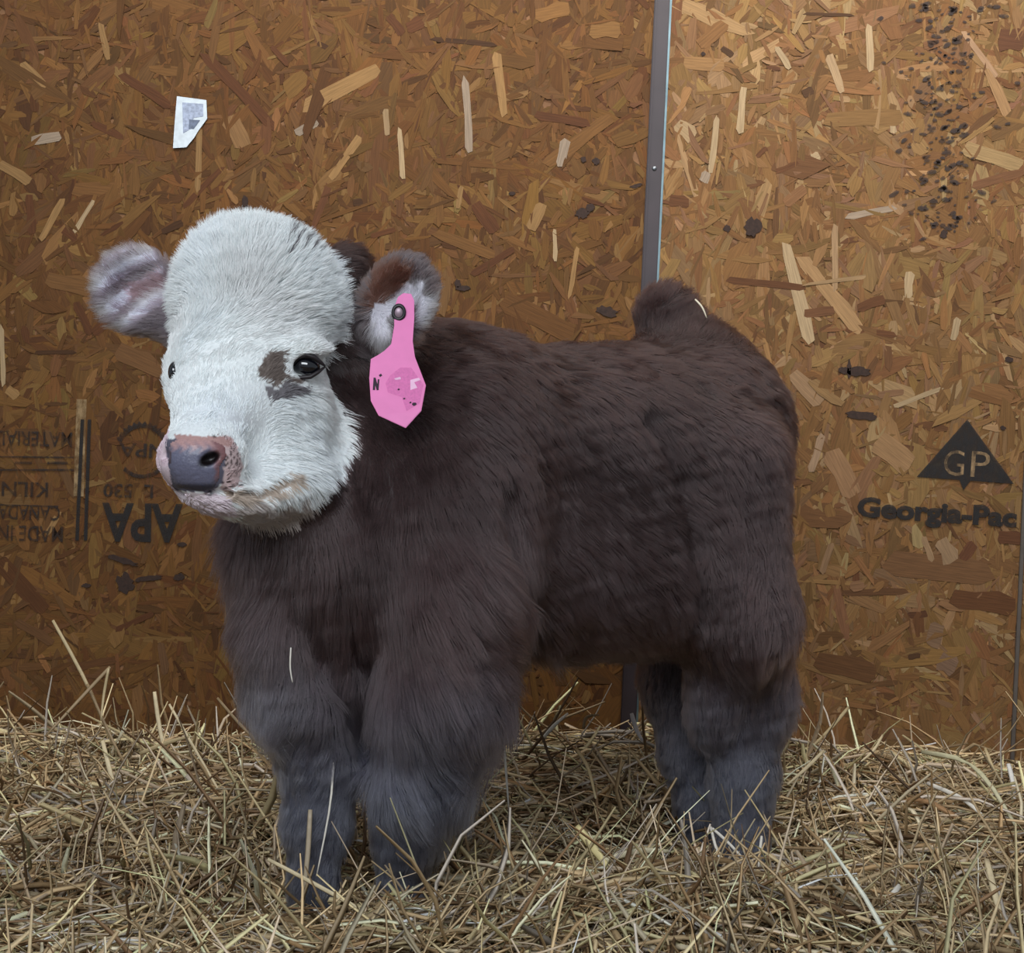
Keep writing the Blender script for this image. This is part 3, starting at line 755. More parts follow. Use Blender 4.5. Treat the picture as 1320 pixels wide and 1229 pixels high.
for i, q in enumerate(prims):
    f = q['flow']
    if isinstance(f, str):
        if f == 'crown':
            v = hp - P(322, 440, 1.90); v[:, 1] *= 0.4; v /= np.linalg.norm(v, axis=1)[:, None]
        elif f == 'ear_l':
            v = np.tile(np.array([-0.9, 0, 0.25]), (NH, 1)) + np.stack([np.zeros(NH), np.zeros(NH), (380 - hy) / 60], 1) * 0.6
        else:
            v = np.tile(np.array([0.35, 0, 0.2]), (NH, 1)) + np.stack([(hx - 505) / 50, np.zeros(NH), (385 - hy) / 50], 1)
        v = v / (np.linalg.norm(v, axis=1)[:, None] + 1e-9)
    else:
        v = np.tile(np.array(f, float) / np.linalg.norm(f), (NH, 1))
    flow += w[:, i:i + 1] * v; ln += w[:, i] * q['ln']; lift += w[:, i] * q['lift']
flow += 0.30 * vnoise(hp, 16, 11) * 0.6 + 0.25 * vnoise(hp, 60, 12) * 0.6
flow += rng.normal(0, 0.10, flow.shape)
flow -= (flow * hn).sum(1)[:, None] * hn
flow /= np.linalg.norm(flow, axis=1)[:, None] + 1e-9
ln *= rng.uniform(0.6, 1.25, NH) * (1 + 0.15 * vnoise(hp, 35, 13)[:, 0])
head_h = np.array([q['head'] for q in prims])[hnear]
lift = np.clip(lift + rng.normal(0, 0.06, NH), 0.08, 0.9)
col, white = skin_color(hp, hnear, hn)
near_eye = np.hypot((hx - 394) / 36, (hy - 474) / 26) < 1
ln = np.where(near_eye & (hdist < 2.0), np.minimum(ln, 0.006), ln)
ln = np.where((np.hypot((hx - 255) / 60, (hy - 600) / 55) < 1) & (hdist < 1.9), np.minimum(ln, 0.005), ln)
col *= rng.normal(1, np.where(white, 0.03, 0.14))[:, None]
tipl = rng.random(NH) < 0.10
col[tipl & (head_h == 0)] *= 1.5
d0 = hn * lift[:, None] + flow * (1 - lift[:, None]); d0 /= np.linalg.norm(d0, axis=1)[:, None]
s = np.linspace(0, 1, NP)
grav = np.array([0, 0, -1.0])
pts = hp[:, None] - hn[:, None] * 0.001 + ln[:, None, None] * (s[None, :, None] * d0[:, None] + (s ** 2)[None, :, None] * (flow * 0.35 + grav * 0.10)[:, None] * np.where(white, 0.5, 1)[:, None, None])
# clumping
ncl = 11000
ci = rng.choice(NH, ncl, replace=False)
kd = KDTree(ncl)
for a, b in enumerate(ci): kd.insert(hp[b], a)
kd.balance()
who = np.fromiter((kd.find(p)[1] for p in hp), int, NH)
g = pts[ci][who]; gl = ln[ci][who]
dist = np.linalg.norm(hp[ci][who] - hp, axis=1)
same = (np.einsum('ij,ij->i', hn[ci][who], hn) > 0.5) & (dist < 0.02) & (head_h[ci][who] == head_h)
cl = np.where(same, np.where(head_h == 1, 0.38, 0.45), 0)[:, None, None] * (s ** 1.4)[None, :, None]
pts = pts * (1 - cl) + (pts[:, :1] + (g - g[:, :1]) + (g[:, :1] - pts[:, :1]) * 0.9) * cl
curl = vnoise(pts.reshape(-1, 3), 120, 17).reshape(pts.shape) * (s ** 1)[None, :, None] * 0.0010
pts = pts + curl
pts = pts.astype(np.float32)

def hair_mat(name, rough=0.35, rr=0.45):
    m = bpy.data.materials.new(name); m.use_nodes = True; nt = m.node_tree
    nt.nodes.remove(nt.nodes['Principled BSDF'])
    h = nt.nodes.new('ShaderNodeBsdfHairPrincipled'); h.model = 'CHIANG'; h.parametrization = 'COLOR'
    at = nt.nodes.new('ShaderNodeAttribute'); at.attribute_name = 'col'
    nt.links.new(at.outputs['Color'], h.inputs['Color'])
    h.inputs['Roughness'].default_value = rough; h.inputs['Radial Roughness'].default_value = rr
    h.inputs['Coat'].default_value = 0.0; h.inputs['IOR'].default_value = 1.45
    nt.links.new(h.outputs[0], nt.nodes['Material Output'].inputs['Surface'])
    return m
def diffuse_hair_mat(name):
    m, nt, b = new_mat(name)
    at = nt.nodes.new('ShaderNodeAttribute'); at.attribute_name = 'col'
    nt.links.new(at.outputs['Color'], b.inputs['Base Color'])
    b.inputs['Roughness'].default_value = 0.75; b.inputs['Specular IOR Level'].default_value = 0.15
    return m
def hair_obj(name, pts, col, rad, mat, parent):
    hc = bpy.data.hair_curves.new(name)
    n, k = pts.shape[:2]
    hc.add_curves([k] * n)
    hc.attributes['position'].data.foreach_set('vector', pts.ravel())
    ra = hc.attributes.get('radius') or hc.attributes.new('radius', 'FLOAT', 'POINT')
    ra.data.foreach_set('value', rad.astype(np.float32).ravel())
    ca = hc.attributes.new('col', 'FLOAT_COLOR', 'CURVE')
    cc = np.ones((n, 4), np.float32); cc[:, :3] = col
    ca.data.foreach_set('color', cc.ravel())
    hc.materials.append(mat)
    o = link(name, hc, parent); tag(o, kind='stuff'); return o
prof = np.array([1, 1, 0.9, 0.75, 0.5, 0.12])
mat_fur = hair_mat('calf_fur')
mat_wfur = diffuse_hair_mat('white_fur')
isw = white
rad = prof[None] * rng.uniform(0.00018, 0.00036, (NH, 1))
DARK = hair_obj('fur', pts[~isw], np.clip(col[~isw], 0.003, 0.9), rad[~isw], mat_fur, calf_root); DARK['label'] = 'dark grey brown shaggy coat'
WF = hair_obj('face_fur', pts[isw], np.clip(col[isw], 0.003, 0.93), rad[isw], mat_wfur, calf_root); WF['label'] = 'short white face fur'

# ------------------------------------------------------------------ eye, lids, nose
mat_eye = plain('dark_eye', (14, 14, 20), rough=0.04, noise=0.05, coat=1.0)
mat_lid = plain('eyelid_skin', (34, 27, 30), rough=0.5, noise=0.2, scale=400)
def sphere_obj(name, c, r, mat, parent, rot=None, seg=24):
    bm = bmesh.new(); bmesh.ops.create_uvsphere(bm, u_segments=seg, v_segments=seg // 2, radius=1)
    M = Matrix.Translation(Vector(c)) @ (rot or Matrix.Identity(4)) @ Matrix.Diagonal((*r, 1))
    bmesh.ops.transform(bm, matrix=M, verts=bm.verts)
    return bm_obj(name, bm, mat, parent, True)
def tube(name, pts, rs, mat, parent, seg=8, flat=1.0):
    V = []; Fc = []
    pts = [np.array(p, float) for p in pts]
    for i, p in enumerate(pts):
        t = pts[min(i + 1, len(pts) - 1)] - pts[max(i - 1, 0)]; t /= np.linalg.norm(t)
        up = np.array([0, -1, 0.0]) if abs(t[1]) < 0.9 else np.array([0, 0, 1.0])
        a = np.cross(t, up); a /= np.linalg.norm(a); b = np.cross(a, t)
        for k in range(seg):
            th = 2 * math.pi * k / seg
            V.append(p + rs[i] * (math.cos(th) * a + flat * math.sin(th) * b))
    for i in range(len(pts) - 1):
        for k in range(seg):
            Fc.append((i * seg + k, i * seg + (k + 1) % seg, (i + 1) * seg + (k + 1) % seg, (i + 1) * seg + k))
    Fc.append(tuple(range(seg))[::-1]); Fc.append(tuple(range((len(pts) - 1) * seg, len(pts) * seg)))
    me = bpy.data.meshes.new(name); me.from_pydata([tuple(v) for v in V], [], Fc); me.materials.append(mat)
    me.polygons.foreach_set('use_smooth', [True] * len(me.polygons))
    return link(name, me, parent)
ec = P(394, 472, eye_d + 0.007)
eye = sphere_obj('eye', ec, (R(19, eye_d), 0.0135, R(14, eye_d)), mat_eye, calf_root, Matrix.Rotation(0.12, 4, 'Y'))
def lid(pxs, rr):
    out = []
    for x, y, dd in pxs:
        out.append(P(x, y, eye_d - 0.004 + dd))
    return tube('eyelid', out, rr, mat_lid, calf_root)
lid([(368, 484, .004), (374, 472, .001), (384, 461, -.001), (394, 457, -.002), (406, 461, 0), (414, 468, .004), (419, 472, .008)], [.0012, .0020, .0026, .0030, .0028, .0022, .001])
lid([(366, 486, .004), (376, 484, .001), (388, 487, -.001), (400, 486, 0), (410, 480, .003), (419, 473, .008)], [.0010, .0020, .0024, .0026, .0022, .001])
# far eye just showing on the profile
fe = surf(226, 478) or 1.95
sphere_obj('eye', P(226, 480, fe + 0.012), (R(9, fe), 0.014, R(15, fe)), mat_eye, calf_root)
# nose leather
mat_nose = attr_mat('nose_leather', rough=0.38, spec=0.5, noise=0.12, scale=500, bump=0.6)
NPOLY = [(219, 570), (232, 565), (252, 567), (272, 566), (290, 574), (293, 588), (284, 602), (283, 618), (276, 630), (262, 634), (242, 632), (226, 629), (219, 612), (215, 590)]
ng = 46
gxn = np.linspace(212, 298, ng); gyn = np.linspace(561, 638, ng)
dep = np.full((ng, ng), np.nan)
for i, x in enumerate(gxn):
    t = np.linspace(0, 1, 260)
    for j, y in enumerate(gyn):
        a, b = P(x, y, 1.70), P(x, y, 1.90)
        v = 1.0
        X = a[0] + (b[0] - a[0]) * t; Y = a[1] + (b[1] - a[1]) * t; Z = a[2] + (b[2] - a[2]) * t
        Dd = None
        for q in prims[NB:]:
            if q['head'] != 1: continue
            d = pd(q, X, Y, Z)
            Dd = d if Dd is None else (smax(Dd, -d, q['k']) if q.get('sub') else smin(Dd, d, q['k']))
        k = np.argmax(Dd < 0)
        if Dd[k] < 0: dep[i, j] = 1.70 + 0.2 * t[k]
XX, YY = np.meshgrid(gxn, gyn, indexing='ij')
ins = in_poly(XX, YY, NPOLY) & ~np.isnan(dep)
def edge_dist(x, y, poly):
    best = np.full(x.shape, 1e9)
    for i in range(len(poly)):
        a = np.array(poly[i], float); b = np.array(poly[(i + 1) % len(poly)], float); ab = b - a
        t = np.clip(((x - a[0]) * ab[0] + (y - a[1]) * ab[1]) / (ab @ ab), 0, 1)
        best = np.minimum(best, np.hypot(x - a[0] - t * ab[0], y - a[1] - t * ab[1]))
    return best
ed = edge_dist(XX, YY, NPOLY)
proud = 0.0045 * np.clip(ed / 7, 0, 1) ** 0.5 - 0.0008
Vn = []; ids = -np.ones((ng, ng), int); cn = []
for i in range(ng):
    for j in range(ng):
        if ins[i, j]:
            ids[i, j] = len(Vn); Vn.append(P(XX[i, j], YY[i, j], dep[i, j] - proud[i, j]))
            x, y = XX[i, j], YY[i, j]
            nz_ = 3 * math.sin(x * 0.5 + 1.7 * math.sin(y * 0.4)) 
            def mixc(c, d, t):
                t = min(max(t, 0), 1); t = t * t * (3 - 2 * t); return c * (1 - t) + d * t
            c = mixc(lin((178, 140, 138)), lin((100, 100, 120)), (y + nz_ - 569) / 16)
            c = mixc(c, lin((136, 96, 98)), (x + nz_ * 0.6 + (600 - y) * 0.1 - 272) / 12)
            X1 = (x - 270) * math.cos(0.5) - (y - 592) * math.sin(0.5); Y1 = (x - 270) * math.sin(0.5) + (y - 592) * math.cos(0.5)
            r = math.hypot(X1 / 15, Y1 / 8)
            c = mixc(lin((18, 11, 13)), c, (r - 0.75) / 0.6)
            c = mixc(c, lin((52, 52, 66)), (y - 620) / 8)
            if math.hypot((x - 217) / 4, (y - 590) / 10) < 1: c = lin((70, 54, 60))
            cn.append(c)
Fn = [(ids[i, j], ids[i, j + 1], ids[i + 1, j + 1], ids[i + 1, j]) for i in range(ng - 1) for j in range(ng - 1) if min(ids[i, j], ids[i, j + 1], ids[i + 1, j + 1], ids[i + 1, j]) >= 0]
Fn = [q for q in Fn if max(Vn[k][1] for k in q) - min(Vn[k][1] for k in q) < 0.02]
nose = link('nose', mesh_np('nose', np.array(Vn), np.array(Fn)[:, ::-1], mat_nose, colors=np.array(cn), smooth=True), calf_root)
nose['label'] = 'moist slate grey nose with pink upper edge'

# hooves, mostly sunk in the straw
mat_hoof = plain('hoof_horn', (52, 46, 46), rough=0.5, noise=0.2, scale=80)
for (x, y, d) in ((519, 1172, 2.02), (403, 1197, 1.99), (956, 1112, 2.33), (912, 1112, 2.43)):
    c = P(x, y, d); 
    for sgn in (-1, 1):
        bm = bmesh.new(); bmesh.ops.create_cone(bm, segments=14, radius1=0.019, radius2=0.013, depth=0.040, cap_ends=True)
        bmesh.ops.scale(bm, vec=(0.85, 1.35, 1), verts=bm.verts)
        for v in bm.verts:
            if v.co.z < 0: v.co.y -= 0.010
        bmesh.ops.bevel(bm, geom=[e for e in bm.edges], offset=0.003, segments=2, affect='EDGES')
        bmesh.ops.rotate(bm, matrix=Matrix.Rotation(-0.75, 3, 'Z'), verts=bm.verts)
        bmesh.ops.translate(bm, vec=(c[0] + sgn * 0.012, c[1] + sgn * -0.011, c[2] + 0.0), verts=bm.verts)
        bm_obj('hoof', bm, mat_hoof, calf_root, True)

# ------------------------------------------------------------------ ear tag
mat_pink = plain('pink_plastic', (232, 128, 186), rough=0.38, noise=0.04, scale=60, coat=0.15)
mat_pink2 = plain('scuffed_pink', (216, 112, 172), rough=0.6, noise=0.10, scale=400)
mat_blk = plain('black_plastic', (24, 20, 24), rough=0.4)
mat_taginK = plain('marker_ink', (40, 20, 40), rough=0.7)
TD0 = EARD - 0.030
def tagpt(x, y, off=0.0):
    # hangs almost plumb, swung slightly forward to clear the neck
    t = np.clip((y - 400) / 150, -0.3, 1)
    dd = TD0 - 0.012 - 0.050 * t + (x - 512) * 0.00012 - off
    return P(x, y, dd)
tag_root = empty('ear_tag', tagpt(515, 403)); tag(tag_root, 'pink plastic ear tag hanging from the calf\'s right-hand ear in the photo', 'ear tag')
def tag_poly(name, pts, off, thick, mat, parent, bev=0.0):
    bm = bmesh.new()
    front = [bm.verts.new(tagpt(x, y, off + thick)) for x, y in pts]; back = [bm.verts.new(tagpt(x, y, off)) for x, y in pts]
    n = len(pts)
    bm.faces.new(front); bm.faces.new(back[::-1])
    for i in range(n): bm.faces.new((front[i], back[i], back[(i + 1) % n], front[(i + 1) % n]))
    if bev: bmesh.ops.bevel(bm, geom=[e for e in bm.edges if (e.verts[0] in front and e.verts[1] in front)], offset=bev, segments=2, affect='EDGES')
    bmesh.ops.recalc_face_normals(bm, faces=bm.faces)
    bmesh.ops.triangulate(bm, faces=[f for f in bm.faces if len(f.verts) > 4])
    return bm_obj(name, bm, mat, parent)
TAG = [(513, 383), (520, 378), (530, 379), (534, 388), (534, 410), (532, 440), (534, 460), (549, 497), (543, 530), (523, 552), (488, 536), (478, 517), (476, 488), (478, 463), (496, 453), (505, 444), (509, 420), (508, 398)]
tag_poly('tag_plate', TAG, 0, 0.0022, mat_pink, tag_root, bev=0.0007)
tag_poly('scuffed_patch', [(503, 484), (516, 474), (530, 474), (546, 496), (541, 520), (524, 530), (518, 512), (500, 506), (497, 494)], 0.0022, 0.0002, mat_pink2, tag_root)
for pts in ([(529, 490), (540, 487), (542, 490), (534, 493), (538, 500), (529, 503)], [(508, 488), (516, 486), (517, 489), (510, 490)], ):
    tag_poly('worn_print', pts, 0.0024, 0.0002, plain('worn_light', (240, 190, 220), rough=0.6), tag_root)
# hand written N with a dot, near the left edge
for (a, b, w_) in (((482, 503), (483, 487), 3.0), ((483, 488), (487, 503), 3.0), ((487, 503), (488, 489), 2.2), ((489, 485), (492, 483), 3)):
    dx, dy = b[0] - a[0], b[1] - a[1]; L = math.hypot(dx, dy); nx, ny = -dy / L * w_ / 2, dx / L * w_ / 2
    tag_poly('marker_stroke', [(a[0] + nx, a[1] + ny), (b[0] + nx, b[1] + ny), (b[0] - nx, b[1] - ny), (a[0] - nx, a[1] - ny)], 0.0022, 0.0003, mat_taginK, tag_root)
for (x, y, r) in ((534, 521, 2.4), (514, 502, 1.3), (521, 514, 1.2), (529, 519, 1.2)):
    tag_poly('dirt_speck', ring(x, y, r * 1.3, r, n=7), 0.0024, 0.0003, mat_taginK, tag_root)
# stud: black ring and pink button
c = tagpt(514, 403, 0.004)
bm = bmesh.new()
Rr, rr = R(8.0, 1.95), R(2.6, 1.95)
vs = [[bm.verts.new((c[0] + (Rr + rr * math.cos(q)) * math.cos(t) * 0.9, c[1] - rr * math.sin(q), c[2] + (Rr + rr * math.cos(q)) * math.sin(t) * 1.1)) for q in np.linspace(0, 2 * PI, 8, endpoint=False)] for t in np.linspace(0, 2 * PI, 24, endpoint=False)]
for i in range(24):
    for j in range(8): bm.faces.new((vs[i][j], vs[(i + 1) % 24][j], vs[(i + 1) % 24][(j + 1) % 8], vs[i][(j + 1) % 8]))
bm_obj('stud_ring', bm, mat_blk, tag_root, True)['label'] = 'black ring of the tag stud'
sphere_obj('stud_button', tagpt(514, 403, 0.003), (R(7, 1.95), 0.003, R(8.5, 1.95)), plain('stud_metal', (150, 128, 140), rough=0.35, metal=0.3), tag_root, seg=16)
tube('stud_pin', [tagpt(514, 403, 0.002), tagpt(514, 403, -0.014)], [0.0028, 0.0028], mat_blk, tag_root)

# ------------------------------------------------------------------ straw
mat_straw = attr_mat('straw', rough=0.55, spec=0.4, noise=0.12, scale=120)
STRAWC = np.array([lin(c) for c in ((206, 182, 142), (184, 158, 120), (232, 216, 182), (158, 130, 94), (216, 196, 150), (196, 186, 142), (122, 94, 66), (214, 192, 164), (186, 174, 160))])
STRAWW = np.array([5, 5, 2.0, 4, 2.5, 1.5, 3, 2.5, 2.0]); STRAWW = STRAWW / STRAWW.sum()
def straw_mesh(name, A, dirs, L, rad, bend, col, flat=0.6):
    """A start points; dirs unit; 4 rings of a flattened triangular stalk"""
    n = len(A); K = 4; S = 3
    side = np.cross(dirs, np.array([0, 0, 1.0])); side /= np.linalg.norm(side, axis=1)[:, None] + 1e-6
    upv = np.cross(side, dirs)
    bdir = side * bend[:, :1] + upv * bend[:, 1:2]
    t = np.linspace(0, 1, K)
    cen = A[:, None] + dirs[:, None] * (L[:, None] * t)[..., None] + bdir[:, None] * (L[:, None] * (4 * t * (1 - t)))[..., None]
    tw = rng.uniform(0, 6.28, n)
    taper = np.array([1.0, 1.0, 0.85, 0.5])
    V = np.zeros((n, K, S, 3))
    fa_, fb_ = np.cos(tw), np.sin(tw)
    e1 = side * fa_[:, None] + upv * fb_[:, None]; e2 = -side * fb_[:, None] + upv * fa_[:, None]
    for k in range(S):
        th = 2 * math.pi * k / S
        V[:, :, k] = cen + (rad[:, None] * taper)[..., None] * (math.cos(th) * e1 + flat * math.sin(th) * e2)[:, None]
    base = (np.arange(n) * K * S)[:, None]
    tmpl = np.array([(r * S + k, r * S + (k + 1) % S, (r + 1) * S + (k + 1) % S, (r + 1) * S + k) for r in range(K - 1) for k in range(S)])
    Fq = (base[..., None] + tmpl[None]).reshape(-1, 4)
    return mesh_np(name, V.reshape(-1, 3), Fq, mat_straw, colors=np.repeat(col, K * S, axis=0))
def straw_batch(name, n, xr, yr, parent=None, zoff=(-0.01, 0.03), tilt=0.16, upright=0.09, Lm=0.110, Wm=0.0023, reject=None):
    x = rng.uniform(*xr, n); y = rng.uniform(*yr, n)
    L = np.clip(rng.gamma(5, Lm / 5, n), 0.03, 0.22)
    az = rng.uniform(0, 2 * math.pi, n); fld = vnoise(np.stack([x, y, 0 * x], -1), 5.0, 41, n=6)[:, 0] * 1.3 + 0.1
    az = np.where(rng.random(n) < 0.70, rng.normal(0, 0.42, n) + fld + math.pi * rng.integers(0, 2, n), az)
    el = rng.normal(0, tilt, n); up = rng.random(n) < upright; el[up] = rng.uniform(0.3, 1.1, up.sum())
    d = np.stack([np.cos(el) * np.cos(az), np.cos(el) * np.sin(az), np.sin(el)], -1)
    z = Hs(x, y) + rng.uniform(*zoff, n)
    A = np.stack([x, y, z], -1) - d * (L / 2)[:, None] * np.where(up, 0.3, 1.0)[:, None]
    B = A + d * L[:, None]
    keep = (A[:, 1] < WY - 0.02) & (B[:, 1] < WY - 0.02)
    # never through the near shin line of the legs
    for fx_, fy_ in FEET:
        M = (A + B) / 2
        for Q in (A, M, B, (A + M) / 2, (B + M) / 2):
            keep &= ~((np.hypot(Q[:, 0] - fx_, Q[:, 1] - fy_) < 0.030) & (Q[:, 2] > 0.02))
    A, d, L = A[keep], d[keep], L[keep]; m = len(A)
    rad = rng.gamma(5, Wm / 5, m) + 0.0004
    bend = rng.normal(0, 0.07, (m, 2))
    col = STRAWC[rng.choice(len(STRAWC), m, p=STRAWW)] * rng.lognormal(-0.04, 0.34, (m, 1))
    deep = np.clip((A[:, 2] - Hs(A[:, 0], A[:, 1])) / 0.03, -1, 1)
    o = link(name, straw_mesh(name, A, d, L, rad, bend, np.clip(col, 0.01, 0.9)), parent)
    return o
# underlying mat of trampled straw
nx_, ny_ = 160, 90
xs_ = np.linspace(-2.3, 2.3, nx_); ys_ = np.linspace(0.4, WY - 0.004, ny_)
X_, Y_ = np.meshgrid(xs_, ys_, indexing='ij')
Z_ = Hs(X_, Y_) - 0.018
Vb = np.stack([X_, Y_, Z_], -1).reshape(-1, 3)
ii = np.arange(nx_ * ny_).reshape(nx_, ny_)
Fb = np.stack([ii[:-1, :-1], ii[1:, :-1], ii[1:, 1:], ii[:-1, 1:]], -1).reshape(-1, 4)
bed = empty('straw_bed', (0, 2.0, 0)); tag(bed, 'loose dull golden straw bedding covering the stall floor', 'straw', kind='stuff')
mt = link('trampled_straw', mesh_np('trampled_straw', Vb, Fb, plain('trampled_straw', (74, 56, 38), rough=0.95, noise=0.4, scale=60, bump=1.0), smooth=True), bed); tag(mt, kind='stuff')
tag(straw_batch('straw_stalks', 26000, (-0.95, 0.95), (1.45, 2.87), bed, zoff=(-0.018, 0.022)), kind='stuff')
tag(straw_batch('straw_stalks', 9000, (-0.85, 0.85), (1.45, 2.15), bed, zoff=(-0.010, 0.022), Lm=0.090, Wm=0.0018), kind='stuff')
tag(straw_batch('straw_chaff', 14000, (-0.85, 0.85), (1.45, 2.85), bed, zoff=(-0.010, 0.020), Lm=0.035, Wm=0.0009, tilt=0.35), kind='stuff')
tag(straw_batch('straw_stalks', 9000, (-2.2, -0.95), (0.6, 2.87), bed), kind='stuff')
tag(straw_batch('straw_stalks', 9000, (0.95, 2.2), (0.6, 2.87), bed), kind='stuff')
tag(straw_batch('straw_stalks', 6000, (-0.95, 0.95), (0.6, 1.45), bed), kind='stuff')

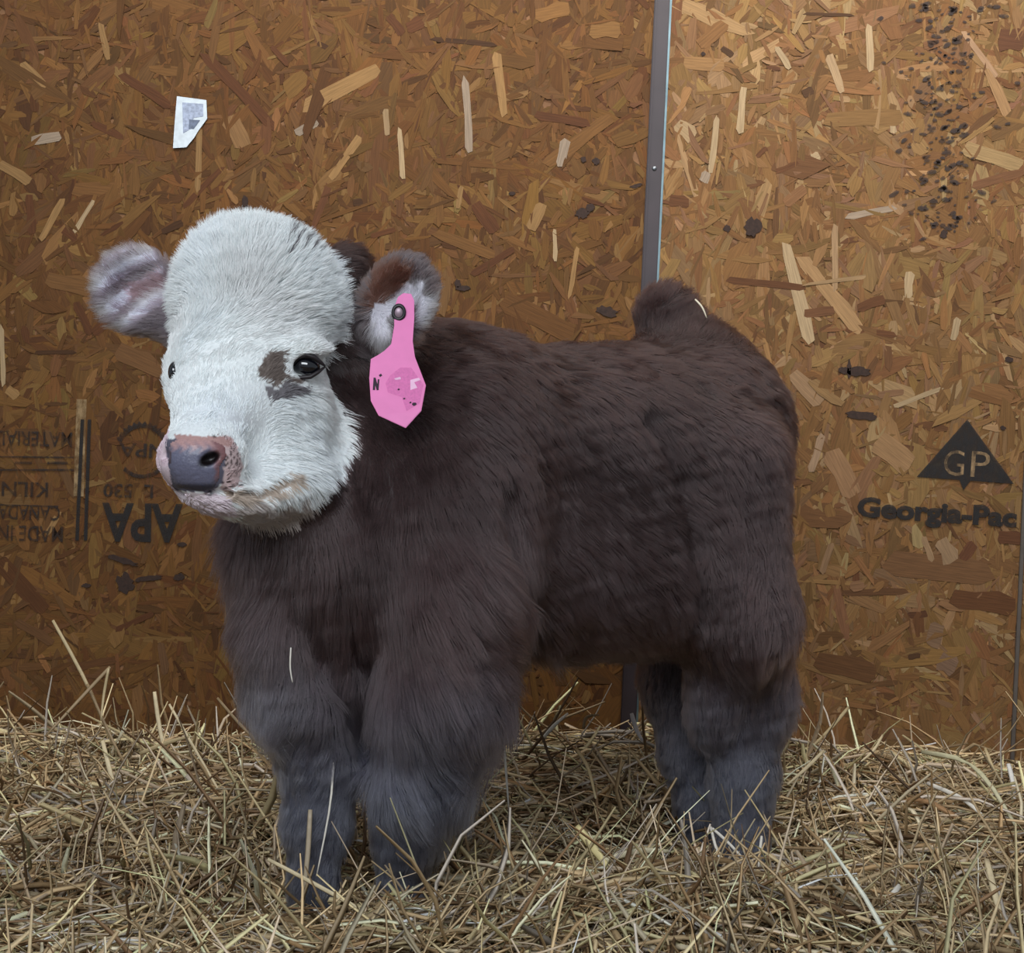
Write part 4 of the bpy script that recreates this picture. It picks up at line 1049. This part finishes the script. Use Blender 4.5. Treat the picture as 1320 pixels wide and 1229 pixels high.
# stalks that stand out, one by one: points (x, y, depth), width px, colour, label
PS = (216, 198, 160); GS = (186, 166, 126); WS = (222, 216, 204); DS = (150, 126, 92)
stalks = [
 ([(68,800,2.60),(112,882,2.58),(145,960,2.56)],5,GS,'long straw stalk standing highest at far left, leaning left against the wall'),
 ([(112,882,2.57),(150,965,2.55),(172,1000,2.5)],4,DS,'brown straw stalk running down right below the tallest left stalk'),
 ([(142,860,2.56),(112,892,2.55),(58,950,2.52)],5,DS,'greyish straw leaning right, crossing the tallest left stalk'),
 ([(140,862,2.55),(134,895,2.55),(130,930,2.54)],4,GS,'short straw tip beside the crossed stalks at left'),
 ([(199,892,2.50),(208,950,2.49),(232,1050,2.46)],6,PS,'upright pale straw left of the calf with blunt top'),
 ([(218,908,2.48),(262,985,2.46),(300,1050,2.42)],4,PS,'thin pale straw leaning left near the calf\'s chest'),
 ([(280,900,2.5),(310,935,2.48),(340,965,2.46)],4,DS,'brown straw leaning left just behind the far foreleg'),
 ([(180,972,2.45),(215,958,2.44),(243,950,2.43)],6,GS,'flat pale straw tip pointing right at mid left'),
 ([(72,982,2.42),(110,1030,2.4),(150,1060,2.38)],4,PS,'pale thin straw sloping down right on the left pile'),
 ([(132,955,2.45),(148,1020,2.42),(165,1075,2.40)],7,PS,'broad pale straw blade running down the left pile'),
 ([(240,1000,2.40),(275,1040,2.38),(310,1082,2.36)],8,(190,176,158),'broad greyish straw blade sloping down right at mid left'),
 ([(168,1122,2.02),(158,1160,2.0),(142,1198,1.98)],10,PS,'broad pale straw blade standing in the left foreground'),
 ([(2,1150,1.98),(18,1185,1.97),(34,1229,1.95)],12,GS,'thick straw blade at the bottom left corner'),
 ([(0,1192,1.95),(40,1194,1.95),(88,1200,1.94)],6,PS,'pale straw lying flat at the bottom left corner'),
 ([(86,1140,2.05),(78,1165,2.03),(68,1182,2.02)],5,PS,'short pale straw standing in the left foreground'),
 ([(187,1135,2.05),(184,1180,2.0),(178,1225,1.98)],4,PS,'thin straw standing beside the broad left foreground blade'),
 ([(222,1155,2.0),(228,1190,1.98),(234,1225,1.96)],5,GS,'straw standing left of the nearest hoof'),
 ([(430,962,1.955),(426,1035,1.950),(408,1130,1.945)],3,WS,'fine white straw hanging down the far foreleg'),
 ([(400,1044,1.95),(396,1110,1.94),(386,1200,1.93)],7,(168,152,128),'grey straw standing upright in front of the far foreleg'),
 ([(345,1108,1.92),(405,1140,1.90),(470,1178,1.88),(520,1229,1.86)],6,PS,'long pale straw lying across the foot of the far foreleg'),
 ([(404,1172,1.90),(418,1182,1.90),(432,1194,1.89)],4,WS,'short white straw crossing the far front hoof'),
 ([(482,1172,1.93),(500,1155,1.93),(532,1150,1.92)],5,(176,168,120),'curved greenish straw over the near front hoof'),
 ([(332,1196,1.9),(348,1212,1.89),(366,1229,1.88)],9,(206,176,128),'orange-tan straw blade at the bottom near the far foreleg'),
 ([(648,905,2.50),(650,960,2.48),(656,1045,2.45)],4,WS,'thin pale straw upright behind the near foreleg'),
 ([(743,1066,2.10),(762,1090,2.08),(786,1122,2.05)],12,(222,206,150),'broad yellow straw blade under the calf\'s belly'),
 ([(700,952,2.60),(715,935,2.60),(732,920,2.62)],5,WS,'pale straw tip pointing up right beneath the belly'),
 ([(752,940,2.6),(756,925,2.6),(772,922,2.6)],4,DS,'short bent straw beneath the belly'),
 ([(814,920,2.62),(820,940,2.6),(828,955,2.58)],6,(190,186,184),'whitish straw blade beside the far hind leg'),
 ([(742,965,2.5),(758,990,2.45),(768,1030,2.4)],5,GS,'curved straw falling forward beneath the belly'),
 ([(1094,912,2.66),(1072,938,2.62),(1048,962,2.58)],5,GS,'straw pointing up right behind the hind legs'),
 ([(1062,968,2.50),(1040,990,2.47),(1015,1012,2.44)],5,PS,'pale straw rising from behind the near hind leg'),
 ([(1138,948,2.66),(1126,968,2.62),(1110,982,2.6)],4,PS,'bent pale straw tip on the right pile'),
 ([(1188,970,2.6),(1240,980,2.55),(1275,1010,2.48),(1318,1080,2.42)],7,(190,184,150),'long curved greenish straw arching down at far right'),
 ([(1195,1010,2.5),(1240,1030,2.45),(1270,1055,2.42)],6,WS,'curved whitish straw on the right pile'),
 ([(1270,965,2.66),(1282,995,2.62),(1292,1010,2.6)],5,GS,'straw tip leaning against the wall at far right'),
 ([(1160,1142,2.02),(1140,1168,2.0),(1116,1198,1.97)],9,WS,'broad white straw blade in the right foreground'),
 ([(1272,1108,2.1),(1282,1150,2.05),(1292,1190,2.02)],10,PS,'broad pale straw blade standing at right foreground'),
 ([(1010,1112,2.10),(1030,1160,2.05),(1050,1208,2.0)],5,PS,'straw leaning left in front of the near hind hoof'),
 ([(916,1066,2.22),(922,1090,2.2),(928,1108,2.18)],4,WS,'white straw tip standing before the hind hooves'),
 ([(918,1068,2.21),(940,1088,2.2),(962,1112,2.18)],4,WS,'white straw sloping across the near hind hoof'),
 ([(982,1078,2.20),(980,1095,2.19),(978,1118,2.18)],4,WS,'short upright white straw at the heel of the near hind hoof'),
 ([(782,1128,2.05),(760,1150,2.0),(690,1205,1.93)],8,(204,176,120),'thick golden straw on the mound in the foreground'),
 ([(1072,1160,2.0),(1050,1150,2.02),(1030,1135,2.05)],6,(196,170,140),'tan straw lying on the mound right of the hind hooves'),
 ([(775,1112,2.06),(820,1098,2.07),(862,1098,2.08)],9,(206,196,164),'pale straw lying along the crest of the mound'),
 ([(617,1108,2.1),(618,1135,2.08),(620,1155,2.06)],5,PS,'short upright pale straw right of the near front hoof'),
 ([(1300,985,2.62),(1306,1010,2.6),(1308,1035,2.58)],7,(210,206,200),'whitish straw blade at the foot of the right joint strip'),
 ([(375,835,1.87),(374,860,1.87),(377,880,1.87)],2.2,WS,'fine white straw caught in the chest fur'),
 ([(896,386,2.40),(905,396,2.395),(911,410,2.395)],2.6,(214,204,180),'fine pale straw caught on the tail head'),
]
def smooth_pts(pts, n=8):
    pts = [np.array(p, float) for p in pts]
    out = []
    for t in np.linspace(0, len(pts) - 1, n):
        i = min(int(t), len(pts) - 2); f = t - i
        p0 = pts[max(i - 1, 0)]; p1 = pts[i]; p2 = pts[i + 1]; p3 = pts[min(i + 2, len(pts) - 1)]
        out.append(0.5 * ((2 * p1) + (-p0 + p2) * f + (2 * p0 - 5 * p1 + 4 * p2 - p3) * f * f + (-p0 + 3 * p1 - 3 * p2 + p3) * f ** 3))
    return out
smats = {}
for pts, wpx, c, lab in stalks:
    if c not in smats: smats[c] = plain('straw_%d' % len(smats), c, rough=0.5, noise=0.10, scale=150)
    q = smooth_pts([P(*p) for p in pts]); n = len(q); r = R(wpx, pts[0][2]) / 2
    rs = [r * (0.55 + 0.45 * math.sin(math.pi * min(1, (i + 0.6) / n + 0.1))) for i in range(n)]
    o = tube('straw_stalk', q, rs, smats[c], None, seg=6, flat=0.35)
    tag(o, lab, 'straw', 'straw stalks standing out of the bedding')
